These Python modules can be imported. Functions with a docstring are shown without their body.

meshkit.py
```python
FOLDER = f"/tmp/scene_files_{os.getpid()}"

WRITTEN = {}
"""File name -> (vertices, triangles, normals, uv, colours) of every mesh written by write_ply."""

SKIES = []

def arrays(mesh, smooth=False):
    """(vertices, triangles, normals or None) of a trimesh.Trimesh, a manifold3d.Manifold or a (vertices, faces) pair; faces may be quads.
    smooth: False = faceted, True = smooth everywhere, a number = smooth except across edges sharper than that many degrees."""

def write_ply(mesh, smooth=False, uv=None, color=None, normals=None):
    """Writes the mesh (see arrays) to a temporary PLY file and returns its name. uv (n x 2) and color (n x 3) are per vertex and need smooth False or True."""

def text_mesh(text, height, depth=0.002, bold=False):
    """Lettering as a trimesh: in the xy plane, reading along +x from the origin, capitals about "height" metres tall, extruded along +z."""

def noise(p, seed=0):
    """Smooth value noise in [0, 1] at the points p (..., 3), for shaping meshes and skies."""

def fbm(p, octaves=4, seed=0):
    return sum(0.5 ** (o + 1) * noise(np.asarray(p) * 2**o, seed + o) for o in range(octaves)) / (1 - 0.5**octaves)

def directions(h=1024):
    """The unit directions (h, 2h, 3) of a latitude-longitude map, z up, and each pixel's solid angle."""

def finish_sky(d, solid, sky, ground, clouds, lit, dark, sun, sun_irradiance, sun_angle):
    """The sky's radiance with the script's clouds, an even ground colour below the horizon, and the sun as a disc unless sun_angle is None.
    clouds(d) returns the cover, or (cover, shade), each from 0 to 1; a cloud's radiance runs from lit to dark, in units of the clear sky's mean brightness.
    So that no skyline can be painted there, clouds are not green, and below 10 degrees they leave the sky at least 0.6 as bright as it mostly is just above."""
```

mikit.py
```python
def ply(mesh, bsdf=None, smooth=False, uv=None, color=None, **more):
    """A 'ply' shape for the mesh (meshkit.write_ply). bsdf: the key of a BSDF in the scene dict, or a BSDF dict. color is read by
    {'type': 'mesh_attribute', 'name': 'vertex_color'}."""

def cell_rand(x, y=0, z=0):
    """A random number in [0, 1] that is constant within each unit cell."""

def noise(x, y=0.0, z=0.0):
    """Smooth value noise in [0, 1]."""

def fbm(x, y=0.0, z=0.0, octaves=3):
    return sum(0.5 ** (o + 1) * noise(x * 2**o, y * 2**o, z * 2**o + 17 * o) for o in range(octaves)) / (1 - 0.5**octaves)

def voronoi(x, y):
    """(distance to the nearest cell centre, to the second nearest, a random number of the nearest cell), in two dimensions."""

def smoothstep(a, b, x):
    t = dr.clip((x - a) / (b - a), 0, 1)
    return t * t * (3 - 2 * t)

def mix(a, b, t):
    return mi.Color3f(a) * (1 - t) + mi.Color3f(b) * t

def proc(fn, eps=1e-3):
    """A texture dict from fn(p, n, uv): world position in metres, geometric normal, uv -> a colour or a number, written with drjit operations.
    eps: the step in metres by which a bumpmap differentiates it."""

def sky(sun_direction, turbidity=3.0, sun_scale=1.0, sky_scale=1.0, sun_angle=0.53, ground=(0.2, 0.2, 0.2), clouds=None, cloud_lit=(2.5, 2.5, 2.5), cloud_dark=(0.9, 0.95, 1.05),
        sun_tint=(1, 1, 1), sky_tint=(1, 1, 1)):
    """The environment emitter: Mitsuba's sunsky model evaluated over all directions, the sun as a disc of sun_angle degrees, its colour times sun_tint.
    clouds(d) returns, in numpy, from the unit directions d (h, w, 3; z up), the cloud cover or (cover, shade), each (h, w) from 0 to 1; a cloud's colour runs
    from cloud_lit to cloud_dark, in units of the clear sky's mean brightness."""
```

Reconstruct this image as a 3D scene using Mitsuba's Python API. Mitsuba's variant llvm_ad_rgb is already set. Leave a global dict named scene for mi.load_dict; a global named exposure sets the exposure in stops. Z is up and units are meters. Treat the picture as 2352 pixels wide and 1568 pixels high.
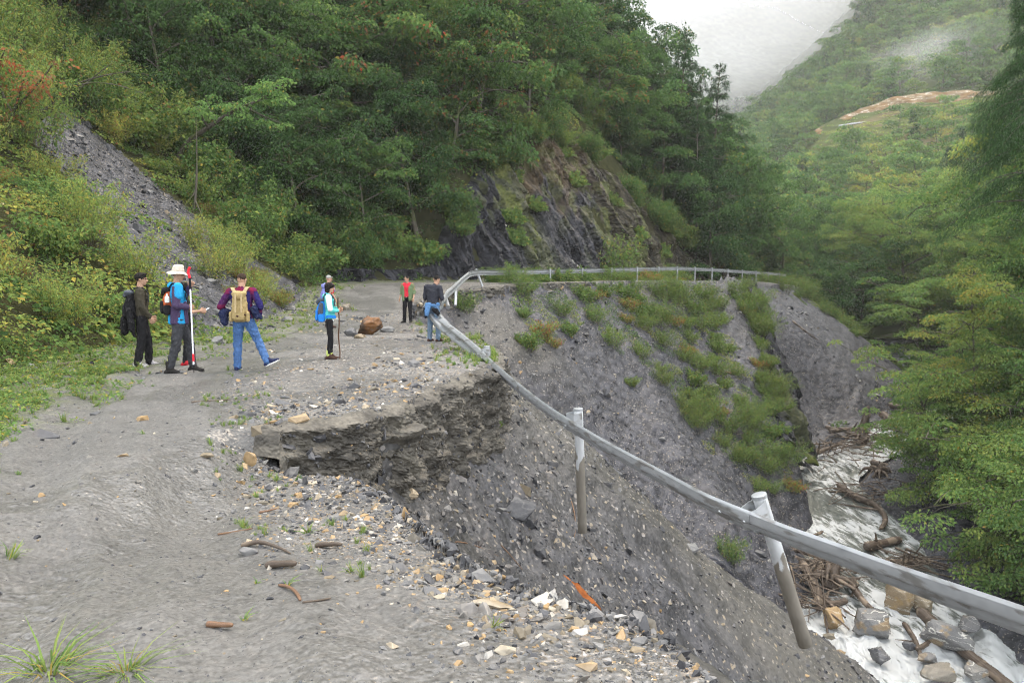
import math, random
import numpy as np
import trimesh, manifold3d, shapely, shapely.affinity
import shapely.geometry as sg
from scipy.ndimage import map_coordinates
import drjit as dr
import mitsuba as mi
import mikit, meshkit
from mikit import proc, noise, fbm, voronoi, cell_rand, smoothstep, mix

T4 = mi.ScalarTransform4f
scene, labels = {}, {}

# ---------------------------------------------------------------- camera, sky, exposure
EYE = np.array([0.0, 0.0, 1.65])
PITCH = math.radians(5.0)
FPIX, CU, CV = 1650.0, 1176.0, 784.0            # the photograph measured on a 2352 x 1568 sheet
FOV = 2 * math.degrees(math.atan(1176.0 / FPIX))
scene['camera'] = {'type': 'perspective', 'fov': FOV, 'fov_axis': 'x', 'near_clip': 0.05, 'far_clip': 4000.0,
                   'to_world': T4().look_at(origin=EYE.tolist(), target=(EYE + [0, math.cos(PITCH), -math.sin(PITCH)]).tolist(), up=[0, 0, 1])}
scene['sky'] = mikit.sky([0.25, 0.25, 0.9], turbidity=3, sun_scale=0.2, sun_angle=24, clouds=lambda d: 1.0,
                         cloud_lit=(2.4, 2.45, 2.55), cloud_dark=(1.5, 1.55, 1.6))
exposure = 3.45

# ---------------------------------------------------------------- helpers
def ray(u, v):
    """direction through a point of the photograph, scaled to one metre of forward distance"""
    a, b = (np.asarray(u, float) - CU) / FPIX, -(np.asarray(v, float) - CV) / FPIX
    y = math.cos(PITCH) + b * math.sin(PITCH)
    z = -math.sin(PITCH) + b * math.cos(PITCH)
    return np.stack([a / y, np.ones_like(y), z / y], -1)
def at(u, v, Y):
    return EYE + ray(u, v) * np.asarray(Y, float)[..., None]
def seen(x, y, z):
    """where a point stands on the photograph's sheet"""
    d = np.stack([np.asarray(x, float), np.asarray(y, float), np.asarray(z, float)], -1) - EYE
    yc = d[..., 1] * math.cos(PITCH) - d[..., 2] * math.sin(PITCH)
    return CU + FPIX * d[..., 0] / yc, CV - FPIX * (d[..., 2] * math.cos(PITCH) + d[..., 1] * math.sin(PITCH)) / yc
def sstep(a, b, x):
    t = np.clip((np.asarray(x, float) - a) / (b - a), 0, 1)
    return t * t * (3 - 2 * t)
def rgb(*c):
    return {'type': 'rgb', 'value': list(c)}
def lin(r, g, b):
    return [((c / 255) / 12.92 if c / 255 < 0.04045 else ((c / 255 + 0.055) / 1.055) ** 2.4) for c in (r, g, b)]
def ref(k):
    return {'type': 'ref', 'id': k}
def numbered(name):
    if name not in used:
        used[name] = 0
        return name
    used[name] += 1
    return f'{name}_{used[name]:03d}'
used = {}
def thing(name, label=None, cat=None, group=None, kind=None):
    k = numbered(name)
    d = {}
    if label: d['label'] = label
    if cat: d['category'] = cat
    if group: d['group'] = group
    if kind: d['kind'] = kind
    if d: labels[k] = d
    return k
def part(parent, name, mesh, bsdf, smooth=False, label=None, kind=None, uv=None, color=None):
    k = numbered(f'{parent}__{name}')
    scene[k] = mikit.ply(mesh, bsdf, smooth=smooth, uv=uv, color=color)
    d = {}
    if label: d['label'] = label
    if kind: d['kind'] = kind
    if d: labels[k] = d
    return k
def single(name, mesh, bsdf, label=None, cat=None, group=None, kind=None, smooth=False, uv=None, color=None):
    k = thing(name, label, cat, group, kind)
    scene[k] = mikit.ply(mesh, bsdf, smooth=smooth, uv=uv, color=color)
    return k
def cat_meshes(ms):
    vs, fs, n = [], [], 0
    for v, f in ms:
        vs.append(np.asarray(v, float)); fs.append(np.asarray(f, int) + n); n += len(v)
    return np.vstack(vs), np.vstack(fs)
def tube_mesh(pts, radii, sides=6, cap=True):
    p = np.asarray(pts, float); n = len(p)
    radii = np.broadcast_to(np.asarray(radii, float), (n,))
    t = np.gradient(p, axis=0); t /= np.linalg.norm(t, axis=1, keepdims=True) + 1e-12
    a = np.cross(t[0], [0, 0, 1.0] if abs(t[0][2]) < 0.9 else [1.0, 0, 0]); a /= np.linalg.norm(a)
    A = np.zeros_like(p)
    for i in range(n):
        a = a - t[i] * (a @ t[i]); a /= np.linalg.norm(a) + 1e-12
        A[i] = a
    B = np.cross(t, A)
    ang = np.arange(sides) * 2 * np.pi / sides
    v = p[:, None] + radii[:, None, None] * (np.cos(ang)[None, :, None] * A[:, None] + np.sin(ang)[None, :, None] * B[:, None])
    i, j = np.meshgrid(np.arange(n - 1), np.arange(sides), indexing='ij')
    a0, a1 = i * sides + j, i * sides + (j + 1) % sides
    f = np.vstack([np.stack([a0, a1, a1 + sides], -1).reshape(-1, 3), np.stack([a0, a1 + sides, a0 + sides], -1).reshape(-1, 3)])
    v = v.reshape(-1, 3)
    if cap:
        v = np.vstack([v, p[:1], p[-1:]])
        j = np.arange(sides)
        f = np.vstack([f, np.stack([j * 0 + n * sides, (j + 1) % sides, j], 1), np.stack([j * 0 + n * sides + 1, (n - 1) * sides + j, (n - 1) * sides + (j + 1) % sides], 1)])
    return v, f
def rotz(a):
    c, s = math.cos(a), math.sin(a)
    return np.array([[c, -s, 0], [s, c, 0], [0, 0, 1.0]])
def curve(pts, n):
    """a smooth polyline of n points through pts"""
    p = np.asarray(pts, float)
    from scipy.interpolate import CubicSpline, PchipInterpolator
    t = np.concatenate([[0], np.cumsum(np.linalg.norm(np.diff(p, axis=0), axis=1))])
    return PchipInterpolator(t, p)(np.linspace(0, t[-1], n))
# ---------------------------------------------------------------- the lie of the land
# road edge above the gully: x, y, road level, height of the broken step, slope below it
EDGE = np.array([
    (2.8, -8, 0, 0.2, 0.84), (1.7, 1.5, -0.12, 0.04, 0.84), (0.95, 3, -0.18, 0.04, 0.84), (0.69, 3.75, -0.2, 0.04, 0.84), (0.18, 4.1, -0.22, 0.04, 0.84), (-0.4, 4.85, -0.26, 0.05, 0.84), 
    (-0.75, 5.6, -0.32, 0.06, 0.84), (-1.1, 6.5, -0.4, 0.07, 0.84), (-1.6, 7.35, -0.45, 0.07, 0.84), (-2.7, 7.68, -0.42, 0.05, 0.84), (-2.72, 7.98, 0, 0.42, 0.93), (-2.07, 8.3, 0, 0.55, 0.93), 
    (-1.5, 9.1, -0.05, 0.9, 0.93), (-1.4, 9.6, -0.06, 0.95, 0.93), (-1.1, 10.9, -0.08, 1, 0.93), (-0.6, 12.6, -0.1, 1.1, 0.93), (-0.3, 13.9, -0.1, 1, 0.93), (-0.3, 15, -0.06, 0.6, 0.93), 
    (-0.5, 17, 0, 0.3, 0.93), (-0.9, 19.5, 0.05, 0.2, 0.93), (-1.8, 22, 0.1, 0.3, 0.93), (-3.3, 25, 0.12, 0.4, 0.93), (-4.3, 29, 0.15, 0.4, 0.93), (-5, 34, 0.3, 0.5, 0.86), 
    (-4.6, 38, 0.75, 0.7, 0.86), (-2, 41.3, 1.2, 0.7, 0.86), (0.6, 45.6, 1.35, 0.3, 0.85), (6, 52.4, 1.45, 0.25, 0.95), (12.2, 58.4, 1.5, 0.25, 1.05), (17.4, 64.4, 1.45, 0.3, 1.05), 
    (24.4, 73.2, 1.3, 0.4, 0.95), (29.6, 80.4, 1, 0.3, 0.85), (34, 86.6, 0.7, 0.3, 0.8), (38, 95, 0.3, 0.2, 0.8), (45, 112, -1, 0.2, 0.8), (54, 140, -3, 0.2, 0.8), 
    (66, 180, -4, 0.2, 0.8)], float)
# foot of the hillside on the other side of the road: x, y, height of the rock cut, slope below it
TOE = np.array([
    (-9.5, -12, 0, .8), (-8.8, 0, 0, .75), (-8.3, 8, 0, .7), (-8.6, 13, 0, .7), (-9.2, 16.5, 0, .64), (-8.2, 19.5, 0, .62), (-8.6, 24, 0, .66), (-9.6, 31, 0, .75),
    (-11.5, 40, 0, .85), (-11.5, 45, 0, .9), (-8, 48, 0, .95), (-5.5, 50.2, .5, 1.0), (-3, 52.2, 4.5, 1.0), (.5, 55.4, 7.5, 1.0), (3.5, 58.5, 9, .95), (6, 61, 12, .9), (8.5, 63.5, 12, .9), (12, 67, 9, .9), (16.5, 73.5, 6, 1.0),
    (21.5, 80, 2.5, 1.15), (28, 88, 1, 1.35), (33.5, 98, 0, 1.4), (36, 115, 0, 1.4), (34, 150, 0, 1.3), (26, 200, 0, 1.0)], float)
# the stream: x, y, water level, half width
STREAM = np.array([(14, 7, -15.6, 3.7), (15.7, 17.4, -15.0, 3.7), (16.7, 26.1, -14.4, 3.5), (18.4, 36.5, -13.9, 3.3), (20.0, 44.1, -13.4, 3.6), (22.6, 51.8, -12.8, 2.1),
                   (29.1, 57.9, -12.2, 1.9), (37.4, 64.4, -11.4, 2.3), (48, 78, -10.4, 2.6), (58, 105, -9, 2.6), (68, 150, -6.5, 2.6)], float)

def along(x, y, line):
    """distance to the polyline, its other columns there, which side (+ left of its direction), nearest point"""
    x, y = np.asarray(x, float), np.asarray(y, float)
    best = np.full(x.shape, 1e9); val = np.zeros(x.shape + (line.shape[1] - 2,)); side = np.zeros(x.shape)
    for a, b in zip(line[:-1], line[1:]):
        d = b[:2] - a[:2]; L2 = d @ d
        t = np.clip(((x - a[0]) * d[0] + (y - a[1]) * d[1]) / L2, 0, 1)
        ex, ey = x - a[0] - t * d[0], y - a[1] - t * d[1]
        q = ex * ex + ey * ey
        m = q < best - 1e-12
        best = np.where(m, q, best)
        val = np.where(m[..., None], a[2:] + t[..., None] * (b[2:] - a[2:]), val)
        # at a shared corner, the side is told by the segment seen at the steeper angle
        cr = d[0] * ey - d[1] * ex
        side = np.where(m, cr, side)
    return np.sqrt(best), val, side
def inside(x, y, line):
    """True left of an open line that runs away from the camera"""
    far = np.vstack([line[:, :2], [[-400, line[-1, 1]], [-400, line[0, 1]]]])
    return shapely.contains_xy(sg.Polygon(far), np.asarray(x), np.asarray(y))

RIB_A, RIB_B = np.array([23.6, 73.0]), np.array([18.9, 47.6])   # the crest of the rock rib, top and foot
TRACK = np.array([(-.9, 1.0), (-1.75, 2.9), (-2.3, 4.2), (-3.4, 6.0), (-4.8, 8.7), (-5.8, 12.0), (-6.0, 16.5), (-6.1, 21.5), (-6.6, 28), (-7.0, 33), (-7.6, 39), (-6.0, 45), (0, 52), (8, 60), (16, 69), (25.5, 79.5), (35, 94)], float)

def road_level(x, y):
    z = np.interp(y, [0, 18, 26, 34, 40, 46, 58, 75, 95, 120, 180], [0, .03, .12, .28, 1.0, 1.38, 1.5, 1.35, .5, -1, -4])
    # the near sheet of road has sunk beside the crack
    z = z - .45 * sstep(-3.5, -2.4, x) * sstep(2.2, 7.0, y) * (1 - sstep(7.7, 7.85, y + (x + 2.7) * -.3)) - .12 * sstep(-1.6, .6, x) * (y < 8)
    return z
def height(x, y, fine=True):
    x, y = np.asarray(x, float), np.asarray(y, float)
    dE, vE, _ = along(x, y, EDGE)
    dT, vT, _ = along(x, y, TOE)
    dS, vS, _ = along(x, y, STREAM)
    p3 = np.stack([x, y, x * 0], -1)
    on = inside(x, y, EDGE)
    hill = inside(x, y, TOE)
    # the road
    z = road_level(x, y)
    # wheel ruts and a soft crown
    dK, _, sK = along(x, y, np.c_[TRACK, TRACK[:, :1] * 0])
    near = 1 - sstep(18, 30, y)
    sK = dK * np.sign(sK) + (meshkit.fbm(p3 * .9, 3, 13) - .5) * .22
    for c, w, d in ((-.52, .20, .03), (.50, .20, .04), (1.15, .13, .018), (-1.2, .13, .012)):
        z = z - near * d * np.exp(-((sK - c) / w) ** 2) + near * d * .6 * np.exp(-((np.abs(sK - c) - w * 1.6) / (w * .5)) ** 2)
    # tread marks pressed into the mud
    z = z - near * (y < 9) * .007 * (np.sin(y * 52 + np.abs(sK - .5) * 30) > .1) * sstep(.24, .16, np.abs(sK - .5))
    # berm of spoil on the left and the debris fan under the slide
    z = z + .12 * sstep(1.5, 0, np.where(hill, 0, dT)) * (y > -5)
    # hillside
    h, s = vT[..., 0], vT[..., 1]
    hz = np.minimum(dT * 2.6, h * (1 - np.exp(-np.maximum(dT - .6, 0) * 2.6 / np.maximum(h, .01)))) + s * dT
    bump = meshkit.fbm(p3 * .06, 4, 3) - .5
    hz = hz * (1 + .35 * bump) + bump * 2.0 * sstep(3, 14, dT)
    z = np.where(hill, z + hz, z)
    # below the road edge
    lvl, step, sl = vE[..., 0], vE[..., 1], vE[..., 2]
    low = lvl - step * sstep(0, .11, dE) - sl * dE * (1 + .14 * (meshkit.fbm(p3 * .11, 3, 8) - .5)) 
    # furrows run down the slope, across the distance from the edge
    low = low + (meshkit.fbm(p3 * .25, 3, 11) - .5) * 1.5 * sstep(1.0, 8, dE)
    # behind the crest of the rock rib the slope has slid away
    d = RIB_B - RIB_A; L = np.linalg.norm(d); d = d / L
    t = ((x - RIB_A[0]) * d[0] + (y - RIB_A[1]) * d[1]) / L
    e = -((x - RIB_A[0]) * d[1] - (y - RIB_A[1]) * d[0])          # + to the east
    e = e + (meshkit.fbm(p3 * .35, 3, 21) - .5) * 2.0
    low = low - 4.2 * sstep(0, 1.5, e) * (1 - sstep(5, 15, e)) * sstep(-.02, .25, t) * sstep(1.25, .9, t)
    low = low + 1.3 * np.exp(-(np.minimum(e, 0) / 3.4) ** 2) * sstep(.9, .2, e) * sstep(.0, .25, t) * sstep(1.25, 1.0, t)
    low = low - 1.2 * sstep(3, 8, dE) * np.exp(-((e + 13) / 4.5) ** 2)
    # stream bed and the far bank
    bed = vS[..., 0] - .45
    sx = np.interp(y, STREAM[:, 1], STREAM[:, 0])
    right = x > sx
    out = np.maximum(dS - vS[..., 1], 0)
    shore = bed + .55 * sstep(0, 1.5, out) + (meshkit.fbm(p3 * .45, 3, 31) - .45) * .9 * sstep(0, 2, out)
    bank = shore + np.where(right, .12 * out + .8 * np.maximum(out - 5.5, 0), 0.0)
    low = np.where(right & (dS > 1.5), bank, np.maximum(low, shore))
    z = np.where(on, z, low)
    if fine:
        r = np.hypot(x, y)
        n1 = meshkit.fbm(np.stack([x * 1.3, y * 1.3, z * 1.3], -1), 4, 5) - .5
        n2 = meshkit.fbm(np.stack([x * 6, y * 6, z * 6], -1), 3, 6) - .5
        rough = np.where(on & ~hill, .035, .38)
        rough = rough * np.where(on, 1, sstep(0, .6, dE) * .8 + .2)
        z = z + n1 * rough + n2 * np.where(on & ~hill, .045, .10)
    return z

# a table of heights, for placing things
GX, GY, GS = -70.0, -2.0, .25
_gx, _gy = np.arange(GX, 80, GS), np.arange(GY, 150, GS)
TABLE = height(*np.meshgrid(_gx, _gy), fine=False)
def ground(x, y):
    r = map_coordinates(TABLE, [(np.atleast_1d(np.asarray(y, float)) - GY) / GS, (np.atleast_1d(np.asarray(x, float)) - GX) / GS], order=1, mode='nearest')
    return r if np.ndim(x) else float(r[0])
def hit(u, v, lo=1.8, hi=140):
    """where the line of sight through a point of the photograph meets the land"""
    u, v = np.atleast_1d(np.asarray(u, float)), np.atleast_1d(np.asarray(v, float))
    D = ray(u, v)
    Y = np.geomspace(lo, hi, 1600)
    P = EYE + D[:, None] * Y[None, :, None]
    below = P[..., 2] < ground(P[..., 0], P[..., 1])
    i = np.where(below.any(1), below.argmax(1), len(Y) - 1)
    x, y = P[np.arange(len(u)), i, 0], P[np.arange(len(u)), i, 1]
    return np.stack([x, y, height(x, y)], -1)

# one grid of rays round the viewer, split into road, slope and hillside
def land():
    A = np.radians(np.linspace(-50, 50, 820)); R = np.concatenate([np.linspace(.6, 1.6, 8)[:-1], np.geomspace(1.6, 150, 640)])
    a, r = np.meshgrid(A, R)
    x, y = r * np.sin(a), r * np.cos(a)
    z = height(x, y)
    v = np.stack([x, y, z], -1).reshape(-1, 3)
    i, j = np.meshgrid(np.arange(len(R) - 1), np.arange(len(A) - 1), indexing='ij')
    k = (i * len(A) + j).reshape(-1)
    q = np.stack([k, k + 1, k + 1 + len(A), k + len(A)], 1)

    c = v[q].mean(1)
    on, hill = inside(c[:, 0], c[:, 1], EDGE), inside(c[:, 0], c[:, 1], TOE)
    return v, q, on & ~hill, on & hill, ~on
# ---------------------------------------------------------------- ground materials
def ground_fn(p, n, uv):
    """uv.x: how stony, uv.y: how green (moss, algae)"""
    big = fbm(p.x * .7, p.y * .7, p.z * .7, 3)
    mid = fbm(p.x * 5, p.y * 5, p.z * 5, 3)
    grit = noise(p.x * 55, p.y * 55, p.z * 55)
    pc = noise(p.x * 34 + 9, p.y * 34, p.z * 34)
    c = mix([.074, .073, .070], [.136, .133, .126], smoothstep(.3, .7, big * .55 + mid * .45))
    c = mix(c, [.046, .045, .042], smoothstep(.54, .68, fbm(p.x * 24, p.y * 24, p.z * 24, 3)) * smoothstep(.35, .6, big) * .5)
    c = mix(c, mix([.088, .087, .084], [.112, .110, .105], big), (1 - uv.x) * .6)
    tan = mix([.25, .22, .18], [.28, .18, .09], noise(p.x * 13, p.y * 13, 7))
    st = smoothstep(.62, .70, pc) * uv.x
    c = mix(c, tan, st * .35)
    c = mix(c, [.30, .30, .30], smoothstep(.82, .86, pc) * uv.x)
    c = mix(c, [.05, .052, .056], smoothstep(.24, .16, pc) * uv.x * .8)
    c = mix(c, mix([.06, .085, .025], [.11, .12, .045], grit), uv.y * smoothstep(.35, .6, mid))
    return c * (.50 + .62 * grit + .38 * noise(p.x * 120 + 3, p.y * 120, p.z * 120))
def ground_bump(p, n, uv):
    a = fbm(p.x * 7, p.y * 7, p.z * 7, 3)
    b = noise(p.x * 42, p.y * 42, p.z * 42)
    return .020 * a + .012 * b * (.6 + uv.x) + .010 * fbm(p.x * 21, p.y * 21, p.z * 21, 2)
scene['mud'] = {'type': 'bumpmap', 'arbitrary': proc(ground_bump, 4e-3), 'scale': 1.0,
                'bsdf': {'type': 'principled', 'base_color': proc(ground_fn), 'roughness': proc(lambda p, n, uv: .55 - .25 * smoothstep(.50, .62, fbm(p.x * 1.3, p.y * .7, 2.0, 3) + .12 * (1 - uv.x))), 'specular': .5}}
def scree_fn(p, n, uv):
    """uv.x: blue slate against brown earth, uv.y: moss"""
    big = fbm(p.x * .35 + 5, p.y * .35, p.z * .2, 3)
    mid = fbm(p.x * 3, p.y * 3, p.z * 3, 3)
    grit = noise(p.x * 22, p.y * 22, p.z * 22)
    pc = noise(p.x * 13 + 9, p.y * 13, p.z * 13)
    earth = mix([.038, .037, .034], [.082, .079, .072], smoothstep(.3, .7, big * .5 + mid * .5))
    slate = mix([.016, .017, .022], [.056, .058, .070], smoothstep(.3, .7, mid))
    c = mix(earth, slate, uv.x)
    c = mix(c, mix([.18, .18, .19], [.22, .18, .12], noise(p.x * 6, p.y * 6, 3)), smoothstep(.76, .82, pc) * .8)
    c = mix(c, [.035, .035, .037], smoothstep(.24, .16, pc) * .7)
    c = mix(c, mix([.055, .07, .022], [.12, .12, .045], grit), uv.y * smoothstep(.3, .55, mid * .6 + grit * .4))
    return c * (.75 + .5 * grit)
def scree_bump(p, n, uv):
    return .10 * fbm(p.x * 3, p.y * 3, p.z * 3, 3) + .03 * noise(p.x * 18, p.y * 18, p.z * 18)
scene['scree_matter'] = {'type': 'bumpmap', 'arbitrary': proc(scree_bump, 1e-2), 'scale': 1.0,
                  'bsdf': {'type': 'principled', 'base_color': proc(scree_fn), 'roughness': .5, 'specular': .35}}
scene['leaf_soil'] = {'type': 'diffuse', 'reflectance': proc(lambda p, n, uv: mix([.022, .026, .012], [.06, .06, .03], fbm(p.x * 2, p.y * 2, p.z * 2, 3)))}

V, Q, ON, HILL, LOW = land()
def sub(v, q, mask, uv):
    q = q[mask]; idx = np.unique(q); m = np.full(len(v), -1); m[idx] = np.arange(len(idx))
    return (v[idx], m[q]), uv[idx]
dK, _, _ = along(V[:, 0], V[:, 1], np.c_[TRACK, TRACK[:, :1] * 0])
stony = sstep(.7, 2.2, dK + (meshkit.fbm(V * .6, 3, 41) - .5) * 2.0) * (V[:, 0] > np.interp(V[:, 1], TRACK[:, 1], TRACK[:, 0])) 
dTv, _, _ = along(V[:, 0], V[:, 1], TOE)
green = np.maximum(sstep(2.6, 1.0, dTv + (meshkit.fbm(V * .5, 3, 42) - .5) * 2.5), (V[:, 0] < np.interp(V[:, 1], TRACK[:, 1], TRACK[:, 0])) * sstep(.8, 1.7, dK + (meshkit.fbm(V * .9, 3, 42) - .5) * 1.5) * .6 * sstep(16, 12, V[:, 1]))
m, uv = sub(V, Q, ON, np.c_[np.clip(stony, 0.1, 1), green * .8])
single('road', m, 'mud', kind='structure', label='muddy washed-out mountain road strewn with gravel', smooth=True, uv=uv)
slate = sstep(.35, .6, meshkit.fbm(V * [.10, .10, .05], 3, 43) + .32 * sstep(12, 30, V[:, 1]) - .1) * sstep(6.5, 13, V[:, 1])
moss = np.zeros(len(V))
m, uv = sub(V, Q, LOW, np.c_[slate, moss])
single('slope', m, 'scree_matter', kind='structure', label='bare collapsed slope of grey earth and slate scree below the road', smooth=True, uv=uv)
SCREE_L = [(70, 300), (130, 385), (195, 460), (245, 530), (285, 580), (350, 630), (410, 690), (450, 760), (500, 800)]
SCREE_R = [(180, 270), (320, 385), (415, 470), (505, 540), (575, 592), (640, 632), (705, 665), (745, 690)]
_l, _r = hit(*np.array(SCREE_L).T)[:, :2], hit(*np.array(SCREE_R).T)[:, :2]
SLIDE = sg.Polygon(np.vstack([_l, _r[::-1]])).buffer(.15)
def on_slide(x, y, more=0.0):
    return shapely.contains_xy(SLIDE.buffer(more) if more else SLIDE, x, y)
_c = V[Q].mean(1)
_w = meshkit.fbm(_c * .5, 3, 47) - .5
CHUTE = HILL & on_slide(_c[:, 0] + _w * 1.5, _c[:, 1] + _w * 1.5)
m, uv = sub(V, Q, CHUTE, np.c_[np.full(len(V), .9), moss])
single('slide_scree', m, 'scree_matter', kind='structure', label='bare chute of dark slate scree running down the left bank', smooth=True, uv=uv)
m, uv = sub(V, Q, HILL & ~CHUTE, np.c_[slate, moss])
single('hillside', m, 'leaf_soil', kind='structure', label='steep forest hillside above the road', smooth=True, uv=uv)
# ---------------------------------------------------------------- the valley beyond
from scipy.interpolate import LinearNDInterpolator
FARPTS = np.array([  # sheet position and forward distance of points of the far ground
    (1300, 720, 105), (1560, 668, 100), (1680, 660, 108), (1800, 680, 104), (1960, 760, 100), (2150, 800, 98), (2400, 760, 95), (2800, 700, 95),
    (1640, 640, 125), (1740, 632, 130), (1900, 640, 128), (2100, 660, 124), (2400, 640, 115), (2800, 560, 110),
    (1640, 560, 170), (1740, 560, 170), (1900, 550, 165), (2100, 540, 160), (2400, 500, 145), (2800, 400, 130),
    (1660, 490, 215), (1770, 480, 215), (1900, 440, 215), (2100, 410, 205), (2400, 370, 185), (2800, 250, 160),
    (1690, 400, 290), (1800, 410, 275), (1860, 370, 268), (1900, 320, 272), (1960, 294, 278), (2040, 280, 276), (2150, 262, 272), (2400, 230, 258), (2800, 90, 220),
    (1890, 290, 284), (1950, 264, 290), (2040, 246, 288), (2150, 236, 284), (2400, 196, 268), (2800, 40, 235),
    (1740, 345, 330), (1800, 335, 335), (1840, 290, 345), (1880, 225, 355), (1930, 150, 372), (1980, 60, 395), (2020, -20, 415), (2080, -100, 440), (2150, 60, 350), (2150, -60, 390), (2300, 20, 330), (2300, -140, 380), (2600, -200, 330), (2800, -150, 280),
    (1500, 360, 420), (1620, 340, 430), (1720, 336, 440), (1770, 326, 450), (1600, 240, 520), (1720, 230, 530), (1820, 250, 540), (1640, 120, 600), (1760, 100, 620), (1900, 80, 640),
    (1650, -150, 680), (1800, -220, 700), (2000, -220, 720), (1500, 100, 600), (1400, 300, 480), (1400, -150, 700), (1300, 330, 460), (1300, 640, 160), (1400, 560, 210), (1500, 460, 300), (2300, -120, 720), (2800, -300, 700)], float)
FP = at(FARPTS[:, 0], FARPTS[:, 1], FARPTS[:, 2])
FARZ = LinearNDInterpolator(FP[:, :2], FP[:, 2])
def far_ground(x, y):
    z = FARZ(x, y)
    p = np.stack([np.asarray(x), np.asarray(y), np.asarray(x) * 0], -1)
    return z + (meshkit.fbm(p * .02, 3, 61) - .5) * 9 * sstep(120, 260, y) + (meshkit.fbm(p * .1, 3, 62) - .5) * 3
gx, gy = np.meshgrid(np.arange(-10, 520, 4.0), np.arange(92, 740, 4.0))
gz = far_ground(gx, gy)
ok = np.isfinite(gz)
vid = np.arange(gx.size).reshape(gx.shape)
okq = ok[:-1, :-1] & ok[1:, :-1] & ok[:-1, 1:] & ok[1:, 1:]
q = np.stack([vid[:-1, :-1], vid[:-1, 1:], vid[1:, 1:], vid[1:, :-1]], -1)[okq]
MEADOW = sg.Polygon(np.array([at(u, v, Y)[:2] for u, v, Y in [(1830, 420, 270), (1890, 335, 272), (1920, 300, 278), (2040, 280, 276), (2150, 262, 272), (2400, 240, 258), (2400, 330, 195), (2180, 400, 205), (2030, 440, 213), (1900, 470, 213), (1850, 450, 230)]]))
CLEARING = sg.Polygon(np.array([at(u, v, Y)[:2] for u, v, Y in [(1800, 620, 140), (1850, 540, 172), (1940, 462, 206), (2020, 470, 196), (2010, 560, 160), (1960, 625, 135)]]))
qc = np.stack([gx, gy], -1).reshape(-1, 2)[q].mean(1)
OPEN = shapely.contains_xy(MEADOW.buffer(3), qc[:, 0], qc[:, 1]) | shapely.contains_xy(CLEARING.buffer(2), qc[:, 0], qc[:, 1])
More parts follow.
